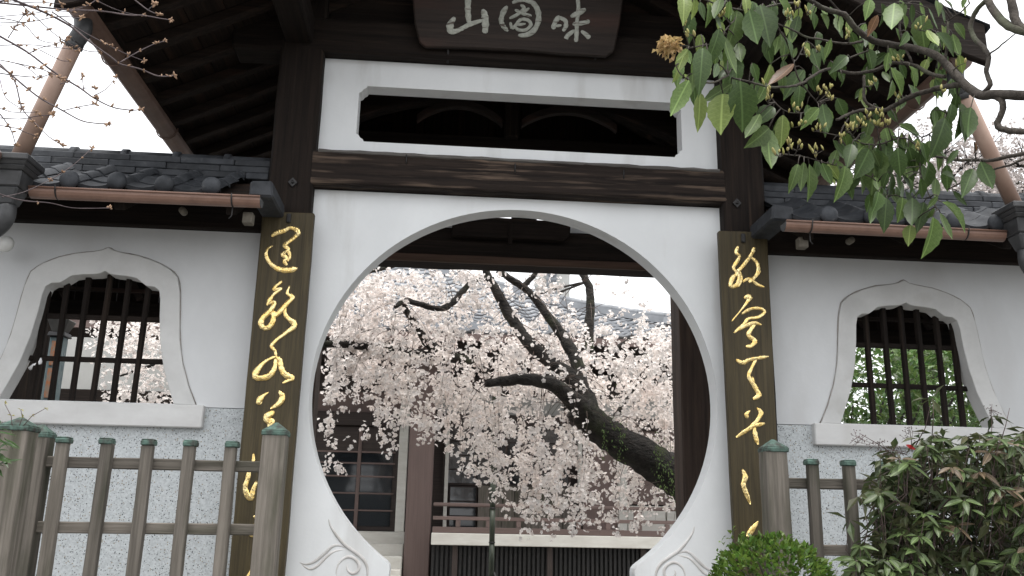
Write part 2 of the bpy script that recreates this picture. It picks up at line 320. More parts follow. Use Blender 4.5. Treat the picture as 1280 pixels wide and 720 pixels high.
def leaves_mesh(pts, size, rnd, asp=.42, droop=0.0, fold=.25, jitter=.35):
    """many small folded leaves in one mesh: each 4 triangles; pts = list of (position, outward dir)"""
    n = len(pts); V = np.zeros((n * 6, 3)); Fc = []
    for i, (p, d) in enumerate(pts):
        d = Vector(d) + Vector((rnd.gauss(0, 1), rnd.gauss(0, 1), rnd.gauss(0, 1))) * jitter; d.z -= droop
        d.normalize(); a = d.cross(Vector((rnd.gauss(0, .4), rnd.gauss(0, .4), 1)))
        if a.length < 1e-3: a = Vector((1, 0, 0))
        a.normalize(); nn = a.cross(d); L_ = size * rnd.uniform(.7, 1.25); w_ = L_ * asp
        p = Vector(p)
        for k, q in enumerate((p, p + d * L_ * .45 + a * w_ * .5 + nn * w_ * fold, p + d * L_ * .5, p + d * L_ * .45 - a * w_ * .5 + nn * w_ * fold, p + d * L_ - nn * w_ * .15, p)):
            V[i * 6 + k] = q
        b_ = i * 6; Fc += [(b_, b_ + 2, b_ + 1), (b_, b_ + 3, b_ + 2), (b_ + 1, b_ + 2, b_ + 4), (b_ + 2, b_ + 3, b_ + 4)]
    m = MB(); m.v = V.tolist(); m.f = Fc
    return m

def strokes(mb, ss, org, sc, Y, depth=.55, wscale=1.0, tilt=None):
    """brush strokes given in photograph pixels, raised off the board front at y = Y"""
    for st in ss:
        raw = [(org[0] + x / sc, org[1] + y / sc, w_ / sc) for x, y, w_ in st]
        pp = smooth_path(raw, 4); n = len(pp); k = pxm(Y)
        W = [tilt(p[0], p[1]) if tilt else P(p[0], p[1], Y) for p in pp]
        base = len(mb.v)
        for i in range(n):
            d = W[min(i + 1, n - 1)] - W[max(i - 1, 0)]; d = d.normalized() if d.length > 1e-9 else Vector((1, 0, 0))
            s_ = d.cross(Vector((0, -1, 0))); s_ = s_.normalized() if s_.length > 1e-6 else Vector((0, 0, 1))
            e = min(i, n - 1 - i); r = pp[i][2] * .5 * k * wscale * (.45 if e == 0 else .85 if e == 1 else 1)
            r *= 1 + .13 * math.sin(i * 2.1 + pp[i][0] * .7)
            for t_, h in ((-1, -.002), (-.9, .85), (-.3, 1), (.2, .72), (.88, .62), (1, -.002)):
                mb.v.append(tuple(W[i] + s_ * (r * t_) + Vector((0, -(r * depth * h if h > 0 else h), 0))))
        for i in range(n - 1):
            for q in range(5): mb.f.append((base + 6 * i + q, base + 6 * i + q + 1, base + 6 * i + 7 + q, base + 6 * i + 6 + q))
        mb.f.append(tuple(base + q for q in range(6))); mb.f.append(tuple(base + 6 * (n - 1) + 5 - q for q in range(6)))
    mb.smooth = True
    return mb

# ------------------------------------------------------------------ ground
rnd = random.Random(5)
def sheet(name, x0, x1, y0, y1, z, m):
    o = MB().add([(x0, y0, z), (x1, y0, z), (x1, y1, z), (x0, y1, z)], [(0, 1, 2, 3)]).build(name, m); o['kind'] = 'structure'; return o
sheet('ground', -150, 150, -150, 150, 0, M['gravel'])
o = MB().box(-6, 6, -1.42, 2.6, .004, .95).build('terrace', M['stone'], bevel=.015); o['kind'] = 'structure'
o = MB().box(-14, 14, 2.6, 30, .002, .5).build('courtyard', M['court']); o['kind'] = 'structure'
for i in range(6):
    o = MB().box(-.86, .86, -1.42 - .3 * (6 - i), -1.42 - .3 * (5 - i) - .002, .004, .95 * (i + 1) / 7).build('stone_step', M['stone'], bevel=.012); o['kind'] = 'structure'
for i in range(2):
    o = MB().box(-1.6, 1.6, 2.602 + .35 * i, 2.95 + .35 * i, .504, .95 - .15 * (i + 1)).build('stone_step', M['stone'], bevel=.012); o['kind'] = 'structure'

# ------------------------------------------------------------------ gate
gate = thing('temple_gate', 'dark timber roofed gate with white plaster moon opening', 'gate', (0, 0, .95))
RIDGE, EAVE_Z, EAVE_X = 4.92, 3.80, 2.12
def roof_z(x):                                   # underside of the roof boards, a little hollow
    t = 1 - abs(x) / EAVE_X
    return EAVE_Z + (RIDGE - EAVE_Z) * (t * .86 + .14 * t * t)
# threshold and main posts
MB().box(-1.1, 1.1, -.10, .22, .954, 1.15).build('threshold', M['stone'], gate, bevel=.012)
for sx in (-1, 1):
    MB().bar((sx * 1.22, .045, .954), (sx * 1.22, .045, 4.34), .235, .25, 14, .003, upv=(0, 1, 0), rnd=rnd).build('post', M['darkZ'], gate, bevel=.012)
    MB().bar((sx * 1.335, 1.42, .954), (sx * 1.335, 1.42, 4.2), .24, .24, 12, .003, upv=(0, 1, 0), rnd=rnd).build('post', M['rear_post'], gate, bevel=.012)
    for yy in (.045, 1.42):
        MB().box(sx * 1.22 - .2 if yy < 1 else sx * 1.335 - .2, sx * 1.22 + .2 if yy < 1 else sx * 1.335 + .2, yy - .2, yy + .2, .951, 1.02).build('post_base', M['stone'], gate, bevel=.02)
    MB().bar((sx * 1.30, .18, 3.62), (sx * 1.30, 1.30, 3.62), .11, .2, 6, .003, rnd=rnd).build('side_tie_beam', M['darkY'], gate, bevel=.01)
    # diamond plate and bolt on the post
    d_ = MB(); c = P(366, 228, -.085) if sx < 0 else P(921, 254, -.085)
    d_.prism([(c.x - .024, c.z), (c.x, c.z - .026), (c.x + .024, c.z), (c.x, c.z + .026)], -.092, -.078)
    bp = d_.build('bolt_plate', M['iron'], gate)
    MB().tube([(c.x, -.102, c.z), (c.x, -.090, c.z)], .008, 8).build('bolt', M['iron'], bp)
# moon panel: circle open to the threshold, rounded feet
RX, RZ, CZ = 1.05, 1.012, 2.102
arc = [(RX * math.cos(t), CZ + RZ * math.sin(t)) for t in np.linspace(R_(-54.0), R_(234.0), 97)]
lobe = [(.612, 1.152), (.606, 1.20), (.601, 1.225), (.600, 1.25), (.604, 1.268)]
outer = [(-1.103, 1.152), (-1.103, 3.178), (1.103, 3.178), (1.103, 1.152)] + lobe + arc + [(-x, z) for x, z in reversed(lobe)]
plate('moon_panel', outer, [], 0, .125, M['plaster'], gate)
SCR = [([(425, 290), (437, 340), (480, 410), (545, 485), (620, 540), (680, 590), (712, 650), (716, 720), (716, 760)], .010),
       ([(205, 618), (260, 632), (330, 605), (400, 545), (450, 500), (500, 490), (570, 517)], .009),
       ([(215, 628), (280, 668), (340, 645), (410, 575), (470, 535), (560, 520)], .008),
       ([(483, 740), (484, 680), (505, 620), (555, 580), (610, 585), (650, 630), (645, 680), (605, 702), (570, 680), (562, 650), (575, 635)], .009)]
for sx in (1, -1):
    for pts, r in SCR:
        W = [P(340 + x / 6, 600 + y / 6, 0) for x, y in pts]
        pp = smooth_path([(p.x, p.z) for p in W], 6); n = len(pp)
        MB().tube([(sx * p[0], .003, p[1]) for p in pp], [r * (.3 + .7 * math.sin(math.pi * min(1, (i + .6) / n))) for i in range(n)], 8).build('scroll_relief', M['groove'], gate)
# small chips in the foot's edge
# beams across the front
MB().bar((-1.128, .02, 3.279), (1.128, .02, 3.279), .20, .193, 26, .0045, rnd=rnd).build('main_beam', M['beam'], gate, bevel=.016, seg=2)
MB().bar((-1.09, -.070, 3.366), (1.09, -.070, 3.363), .03, .022, 30, .003, upv=(0, .6, 1), rnd=rnd).build('beam_chamfer', wood('grey_weathered_edge', (.07, .064, .058), (.15, .14, .13), 'X', bump=.8), gate, bevel=.004)
for px, py in ((508, 198), (644, 209), (780, 217)):
    c = P(px, py, -.088); MB().tube([(c.x, -.082, c.z - .028), (c.x, -.086, c.z + .022)], .0035, 5).build('nail', M['iron'], gate)
def rounded(x0, x1, z0, z1, r, k=5):
    """opening with notched, rounded corners"""
    s_ = r * .34
    a_ = [(r, 0), (r * .86, s_ * .9), (s_ * 1.5, s_ * 1.5), (s_ * .9, r * .86), (0, r)]     # notched corner, measured inwards
    out = [(x1 - p, z1 - q) for p, q in reversed(a_)] + [(x0 + p, z1 - q) for p, q in a_] + [(x0 + p, z0 + q) for p, q in reversed(a_)] + [(x1 - p, z0 + q) for p, q in a_]
    return out
plate('transom_panel', [(-1.103, 3.384), (1.103, 3.384), (1.103, 3.955), (-1.103, 3.955)], [rounded(-.905, .905, 3.468, 3.80, .043)], 0, .10, M['plaster'], gate)
MB().bar((-1.6, .02, 4.06), (1.6, .02, 4.06), .2, .205, 20, .003, rnd=rnd).build('upper_beam', M['darkX'], gate, bevel=.012)
MB().bar((-1.1, .05, 4.26), (1.1, .05, 4.26), .1, .19, 8, .002, rnd=rnd).build('frieze_board', M['darkX'], gate, bevel=.006)
# gable boards above, each a plank
xs = np.linspace(-1.56, 1.56, 14)
for i in range(13):
    xm = (xs[i] + xs[i + 1]) / 2; z1 = min(roof_z(xs[i]), roof_z(xs[i + 1])) - .03
    for yy, z0 in ((.09, 4.165 if abs(xm) > 1.1 else 4.36), (1.535, 3.88)):
        if z1 - z0 > .05: MB().box(xs[i] + .002, xs[i + 1] - .002, yy, yy + .025, z0, z1).build('gable_board', M['soffitZ'], gate, bevel=.003)
for yy in (.1165, 1.5615):
    MB().prism([(-1.5, 3.9 if yy > 1 else 4.2), (1.5, 3.9 if yy > 1 else 4.2), (1.5, roof_z(1.5) - .06), (0, RIDGE - .06), (-1.5, roof_z(1.5) - .06)], yy, yy + .02).build('gable_backing', M['soffitX'], gate)
# rear beam and what stands on it
MB().bar((-1.22, 1.42, 3.314), (1.22, 1.42, 3.314), .22, .245, 18, .003, rnd=rnd).build('rear_beam', M['darkX'], gate, bevel=.012)
MB().bar((-1.22, 1.30, 3.205), (1.22, 1.30, 3.205), .03, .05, 18, .002, rnd=rnd).build('beam_edge_strip', wood('red_brown_strip', (.05, .028, .018), (.09, .05, .033), 'X'), gate, bevel=.004)
for sx in (-1, 1):
    MB().box(.468 if sx > 0 else -1.21, 1.21 if sx > 0 else -.36, 1.40, 1.45, 3.438, 3.66).build('rear_plaster_panel', M['plaster'], gate)
    MB().bar((sx * 1.2, 1.42, 3.702), (sx * .002, 1.42, 3.702), .12, .078, 6, .002, rnd=rnd).build('rear_rail', M['darkX'], gate, bevel=.006)
for xa_, xb_ in ((-.358, -.135), (.055, .235), (.345, .466)): MB().box(xa_, xb_, 1.405, 1.445, 3.438, 3.66).build('rear_strut_board', M['darkZ'], gate, bevel=.004)
MB().prism([(-.36, 3.352), (.41, 3.352), (.45, 3.40), (.455, 3.49), (-.355, 3.505), (-.365, 3.40)], 1.24, 1.305).build('bracket_block', M['darkX'], gate, bevel=.006)
MB().box(.02, .05, 1.215, 1.238, 3.30, 3.46).build('strut', M['darkZ'], gate, bevel=.004)
MB().bar((-1.3, 1.42, 4.0), (1.3, 1.42, 4.0), .2, .12, 10, .003, rnd=rnd).build('rear_upper_beam', M['darkX'], gate, bevel=.01)
MB().box(-.30, -.02, 1.33, 1.36, 3.60, 3.94).build('rear_strut_board', M['darkZ'], gate, bevel=.004)
# arched rainbow beams seen through the transom
def arch(name, xa, xb, za, zp, h, y0, y1, m):
    t = np.linspace(0, 1, 15); lo = [(xa + (xb - xa) * q, za + (zp - za) * math.sin(math.pi * q) ** .8) for q in t]
    return MB().prism(lo + [(x, z + h) for x, z in reversed(lo)], y0, y1).build(name, m, gate, bevel=.006)
arch('arched_beam', -1.22, 1.22, 3.92, 4.24, .16, .86, .98, M['soffitX'])
arch('arched_strut', -.62, -.06, 3.98, 4.10, .05, .80, .855, M['plaque'])
arch('arched_strut', .06, .70, 3.98, 4.10, .05, .80, .855, M['plaque'])
MB().box(-.045, .045, .78, .85, 3.9, 4.5).build('king_strut', M['darkZ'], gate, bevel=.005)
MB().bar((-1.24, .92, 3.86), (1.24, .92, 3.86), .14, .13, 10, .003, rnd=rnd).build('tie_beam', M['darkX'], gate, bevel=.01)
# roof: boards, rafters, verge, ridge, tiles
Y0, Y1 = -.86, 2.25
for sx in (-1, 1):
    X = np.linspace(0, EAVE_X, 13)
    for i in range(12):
        xa, xb = X[i], X[i + 1]; g = .0025
        v = [(sx * (xa + g), Y0, roof_z(xa) + .002), (sx * (xb - g), Y0, roof_z(xb) + .002), (sx * (xb - g), Y1, roof_z(xb) + .002), (sx * (xa + g), Y1, roof_z(xa) + .002)]
        v += [(x, y, z + .03) for x, y, z in v]
        fs = [(0, 1, 2, 3), (7, 6, 5, 4), (0, 4, 5, 1), (1, 5, 6, 2), (2, 6, 7, 3), (3, 7, 4, 0)]
        MB().add(v, fs if sx > 0 else [tuple(reversed(f)) for f in fs]).build('roof_board', M['soffitY'], gate)
    for k in range(12):
        y = Y0 + .06 + k * (Y1 - Y0 - .12) / 11
        vs = []; t = np.linspace(.03, EAVE_X - .02, 14)
        mb = MB(); lo = [(sx * x, roof_z(x) - .066 + rnd.uniform(-.003, .003)) for x in t]; hi = [(sx * x, roof_z(x) - .001) for x in reversed(t)]
        wv = .032 + rnd.uniform(-.003, .003)
        mb.prism((lo + hi) if sx > 0 else list(reversed(lo + hi)), y - wv, y + wv)
        mb.build('rafter', M['soffitX'], gate, bevel=.005)
    MB().bar((sx * (EAVE_X - .02), Y0, EAVE_Z + .01), (sx * (EAVE_X - .02), Y1, EAVE_Z + .01), .05, .07, 10, .002, rnd=rnd).build('eave_board', M['darkY'], gate, bevel=.006)
    MB().bar((sx * 1.24, Y0 + .05, roof_z(1.24) - .15), (sx * 1.24, Y1 - .05, roof_z(1.24) - .15), .15, .16, 10, .003, rnd=rnd).build('purlin', M['darkY'], gate, bevel=.01)
    for yy in (Y0 - .012, Y1 + .012):
        t = np.linspace(0, EAVE_X + .04, 14)
        ol = [(sx * x, roof_z(min(x, EAVE_X)) - .16) for x in t] + [(sx * x, roof_z(min(x, EAVE_X)) + .05) for x in reversed(t)]
        MB().prism(ol, yy - .02, yy + .02).build('verge_board', M['darkX'], gate, bevel=.006)
    # tile covering: ranks of tiles as one part, seen only from elsewhere
    mb = MB()
    for j in range(13):
        ya = Y0 - .04 + j * .247
        for i in range(9):
            xa = EAVE_X + .06 - i * .245; xb = xa - .265
            if xb < -.03: continue
            za, zb = roof_z(min(xa, EAVE_X)) + .075 - (.03 if xa > EAVE_X else 0), roof_z(max(xb, 0)) + .055
            q = [(0, 0), (.07, -.014), (.16, -.01), (.2, .03), (.245, .005)]
            for (u0, h0), (u1, h1) in zip(q, q[1:]):
                mb.add([(sx * xa, ya + u0, za + h0), (sx * xa, ya + u1, za + h1), (sx * xb, ya + u1, zb + h1), (sx * xb, ya + u0, zb + h0)], [(0, 1, 2, 3) if sx < 0 else (3, 2, 1, 0)])
                mb.add([(sx * xa, ya + u0, za + h0 - .02), (sx * xa, ya + u1, za + h1 - .02), (sx * xa, ya + u1, za + h1), (sx * xa, ya + u0, za + h0)], [(0, 1, 2, 3)])
    mb.build('roof_tiles', M['tile'], gate, kind='stuff')
    # gutter with brackets, hanging below the eave, and the pipe from its front end
    gx, gz = sx * 2.115, 3.745
    mb = MB(); mb.smooth = True; n = 9; pr = []
    for i in range(n):
        t = math.pi + math.pi * i / (n - 1); pr.append((gx + .058 * math.cos(t), gz + .058 * math.sin(t)))
    prof = pr + [(x * 1.0 + (gx - x) * .08, z + .006) for x, z in reversed(pr)]
    mb.prism([(x, z) for x, z in prof], Y0 + .12, Y1 - .2)
    g = mb.build('gutter', M['gutter_brown'], gate, smooth=False)
    for yy in (-.3, .6, 1.4):
        MB().tube([(gx + .064 * math.cos(t), yy, gz + .064 * math.sin(t)) for t in np.linspace(math.pi * .95, math.pi * 2.05, 9)], .004, 5).build('bracket', M['gutter_brown'], g)
    MB().prism(pr, Y0 + .112, Y0 + .119).build('end_cap', M['gutter_brown'], g)
    # downpipe from the gutter end to the hopper head below
    pts = [(gx, Y0 + .17, gz - .04), (gx - sx * .01, Y0 + .16, gz - .10), (gx + sx * .02, Y0 + .17, gz - .16)]
    pp = MB().tube([Vector(p) for p in smooth_path(pts, 5)], .040, 14).build('elbow_pipe', M['lead'], gate)
    MB().tube([(gx + sx * .018, Y0 + .168, gz - .155), (-2.385 if sx < 0 else 2.46, -.52, 3.05)], .038, 16).build('downpipe', M['lit_copper'], gate)
    MB().tube([(gx + sx * .018, Y0 + .168, gz - .15), (gx + sx * .03, Y0 + .180, gz - .185)], .041, 16).build('pipe_collar', M['lead'], gate)
for k in range(8):
    ya = Y0 - .02 + k * .4
    MB().tube([(0, ya + .004, RIDGE + .15), (0, ya + .396, RIDGE + .15)], .10, 12).build('ridge_tile', M['tile'], gate)
MB().box(-.09, .09, Y0, Y1, RIDGE + .03, RIDGE + .12).build('ridge_base', M['tile'], gate)

# ------------------------------------------------------------------ name plaque over the opening
plq = thing('name_plaque', 'dark wooden plaque with three pale characters under the gable', 'plaque', (0, -.16, 4.10))
PT0 = Vector((0, -.155, 4.105)); PN = Vector((0, -1, -.30)).normalized(); PU = Vector((0, -.30, 1)).normalized()
def PLQ(px, py, off=0):
    d = fw + rt * ((px - 640) / F_PX) - up * ((py - 360) / F_PX)
    return EYE + d * ((PT0 + PN * off - EYE).dot(PN) / d.dot(PN))
ol = [PLQ(*q) for q in ((531, 59), (580, 60), (650, 63), (705, 68), (758, 71), (768, 64))]
right = [PLQ(775, 30), PLQ(779, 0)]; lf = [PLQ(516, 0), PLQ(518, 28), PLQ(524, 52)]
ht = PU * .14
pts = ol + right + [right[-1] + ht, lf[0] + ht] + lf
n = len(pts); bk = [p - PN * .05 for p in pts]
MB().add(pts + bk, [tuple(range(n)), tuple(reversed(range(n, 2 * n)))] + [(k, k + n, (k + 1) % n + n, (k + 1) % n) for k in range(n)]).build('panel', M['plaque'], plq, bevel=.008)
Z8 = ((500, 0), 4.267)
PCH = [[[(365, -45, 30), (362, 20, 32), (363, 70, 30), (368, 122, 30)], [(292, 92, 26), (268, 130, 38), (272, 165, 36), (300, 165, 26), (340, 146, 24), (375, 128, 26), (445, 106, 26)], [(440, 50, 24), (452, 80, 36), (456, 130, 36), (452, 178, 32)]],
       [[(572, 32, 26), (548, 70, 28), (540, 110, 26), (552, 140, 26), (577, 166, 18)], [(598, 14, 22), (650, -2, 26), (705, 12, 28), (735, 55, 30), (738, 110, 30), (715, 160, 30), (675, 184, 28), (630, 188, 20)],
        [(642, 26, 18), (662, 42, 20), (630, 74, 22), (583, 98, 20)], [(612, 52, 18), (660, 72, 20), (702, 86, 20)], [(690, 42, 20), (650, 70, 18)], [(588, 118, 18), (602, 150, 18), (640, 106, 18), (680, 106, 20), (698, 130, 20), (672, 158, 20), (632, 158, 18), (612, 140, 16)], [(622, 134, 15), (670, 126, 15)]],
       [[(850, 84, 24), (826, 120, 26), (816, 156, 26)], [(848, 92, 22), (882, 110, 24), (884, 140, 24), (868, 166, 20)], [(822, 140, 16), (862, 134, 16)], [(946, -20, 20), (952, 40, 22), (944, 120, 22), (942, 180, 24), (938, 224, 26)], [(910, 88, 22), (945, 72, 30), (990, 48, 28)], [(920, 128, 24), (965, 124, 24), (1012, 112, 28)], [(932, 160, 18), (895, 188, 24), (884, 208, 30)], [(966, 164, 18), (995, 186, 26), (1012, 204, 30)]]]
for ch in PCH:
    strokes(MB(), ch, *Z8, -.2, depth=.22, wscale=1.15, tilt=lambda x, y: PLQ(x, y, .001)).build('character', M['pale_paint'], plq)
for px in (560, 745):
    c = PLQ(px, 66 if px < 600 else 72, -.02); MB().tube([c + Vector((0, 0, .02)), c + Vector((0, .06, -.03))], .006, 6).build('hook', M['iron'], plq)

# ------------------------------------------------------------------ couplet boards
BY = -.135
def board(corners, label, chars_list, hookpx):
    t = thing('couplet_board', label, 'sign board', (P(*corners[0], BY).x, BY, .96), 'tall boards of gold writing beside the opening')
    (tl, tr, br, bl) = [P(*c, BY) for c in corners]
    zb = .98; k = (zb - tl.z) / (bl.z - tl.z); bl2 = tl.lerp(bl, k); k = (zb - tr.z) / (br.z - tr.z); br2 = tr.lerp(br, k)
    n = 16; vs = []
    L = [tl.lerp(bl2, i / n) for i in range(n + 1)]; Rr = [tr.lerp(br2, i / n) for i in range(n + 1)]
    MB().prism([(p.x + rnd.uniform(-.0012, .0012), p.z) for p in L] + [(p.x + rnd.uniform(-.0012, .0012), p.z) for p in reversed(Rr)], BY, BY + .042).build('plank', M['board'], t, bevel=.006, seg=2)
    h = P(*hookpx, BY - .006)
    MB().box(h.x - .011, h.x + .011, BY - .014, BY - .001, h.z - .028, h.z + .022).build('hook', M['iron'], t, bevel=.004)
    for org, sc, ss in chars_list:
        strokes(MB(), ss, org, sc, BY - .001, depth=.45, wscale=1.2).build('character', M['gold'], t)
A = ((290, 250), 3.13); B = ((280, 470), 2.88)
LCH = [(*A, [[(155, 142, 12), (175, 128, 18), (205, 120, 16), (228, 108, 13), (258, 122, 18), (246, 145, 16), (215, 168, 14), (200, 182, 14)],
             [(200, 180, 14), (220, 192, 14), (198, 212, 16), (212, 226, 14), (204, 240, 14), (216, 256, 10)], [(214, 190, 12), (226, 215, 12), (218, 240, 10)],
             [(160, 178, 6), (138, 192, 9), (134, 218, 12), (150, 248, 14), (182, 270, 18), (220, 275, 20), (256, 267, 16)]]),
       (*A, [[(196, 318, 12), (172, 336, 12), (164, 352, 12), (192, 346, 10), (164, 368, 12), (148, 390, 14), (136, 412, 12)], [(140, 408, 10), (168, 400, 12), (150, 432, 16), (120, 462, 20), (114, 490, 18), (136, 502, 16), (158, 480, 18), (162, 440, 16), (142, 448, 14)],
             [(226, 335, 7), (216, 366, 10), (238, 380, 16), (214, 406, 18), (184, 440, 16), (160, 458, 14)], [(206, 408, 12), (210, 452, 14), (246, 488, 20), (216, 516, 14), (176, 546, 12), (154, 572, 12), (168, 590, 10), (172, 612, 10)]]),
       (*A, [[(172, 612, 10), (142, 624, 12), (112, 648, 16), (90, 682, 20), (100, 697, 18), (142, 690, 20), (166, 660, 16), (172, 618, 12)], [(172, 614, 12), (188, 628, 16), (192, 654, 18), (206, 682, 20), (236, 696, 18), (220, 706, 12), (198, 716, 8)]]),
       (*B, [[(162, 58, 5), (140, 72, 12), (126, 90, 20), (134, 100, 16)], [(196, 54, 8), (211, 74, 18), (196, 100, 16), (166, 118, 7)]]),
       (*B, [[(182, 130, 16), (152, 146, 18), (158, 164, 16), (176, 160, 14), (160, 188, 12), (150, 214, 10)], [(168, 150, 14), (160, 180, 12)]]),
       (*B, [[(106, 278, 8), (105, 310, 10), (92, 338, 12), (86, 368, 14), (76, 400, 14), (84, 428, 18), (98, 440, 16), (104, 414, 14), (118, 378, 9)], [(150, 274, 8), (142, 290, 10), (138, 312, 9), (136, 340, 8)]]),
       (*B, [[(106, 506, 10), (124, 516, 12), (110, 540, 12), (126, 526, 10), (122, 548, 10)], [(68, 570, 9), (86, 560, 12), (104, 574, 12), (122, 558, 10)]]),
       (*B, [[(112, 660, 10), (102, 694, 12), (90, 724, 14), (82, 750, 14)]])]
board([(328, 264), (393, 266), (355, 720), (285, 720)], 'tall dark board of gold brush writing left of the round opening', LCH, (361, 272))
A = ((890, 270), 3.278); B = ((890, 470), 3.13)
RCH = [(*A, [[(108, 124, 14), (98, 150, 14), (114, 164, 12), (96, 196, 14), (88, 214, 12), (104, 236, 14), (86, 250, 16), (76, 284, 18), (100, 284, 16), (112, 250, 14), (108, 220, 10)], [(174, 130, 18), (160, 160, 14), (122, 210, 14), (96, 232, 10)], [(154, 164, 10), (184, 190, 14), (190, 228, 16), (170, 256, 14), (150, 272, 12)], [(110, 214, 10), (120, 258, 12), (104, 290, 14)], [(125, 272, 10), (152, 256, 12), (186, 280, 14), (214, 291, 8)]]),
       (*A, [[(130, 336, 14), (154, 330, 20), (146, 350, 14), (112, 394, 5), (80, 432, 7)], [(120, 402, 10), (160, 380, 12), (200, 379, 13), (216, 394, 12), (190, 414, 13), (150, 420, 12), (130, 442, 11), (90, 479, 12)], [(92, 474, 10), (130, 454, 13), (170, 438, 15), (202, 446, 10)], [(176, 444, 12), (156, 470, 16), (150, 490, 16), (176, 512, 18), (160, 532, 16), (138, 534, 10)]]),
       (*A, [[(98, 588, 14), (125, 602, 16), (150, 590, 14), (190, 582, 14), (232, 576, 10)], [(182, 584, 14), (160, 628, 12), (150, 656, 14), (168, 688, 16), (186, 712, 18)]]),
       (*B, [[(155, 2, 14), (165, 40, 14), (184, 74, 18), (160, 90, 16)]]),
       (*B, [[(150, 135, 6), (134, 150, 14), (140, 164, 14)], [(174, 124, 7), (192, 144, 16), (172, 180, 14), (148, 197, 8)], [(94, 241, 10), (130, 216, 14), (165, 196, 14), (207, 186, 12)], [(165, 198, 12), (170, 235, 16), (180, 268, 12)]]),
       (*B, [[(118, 364, 8), (130, 395, 18), (122, 425, 16), (134, 460, 16), (150, 502, 8)]]),
       (*B, [[(182, 568, 8), (160, 596, 16), (138, 628, 20)]])]
board([(898.5, 288), (959.5, 290), (977, 671), (918, 671)], 'tall dark board of gold brush writing right of the round opening', RCH, (929, 297))

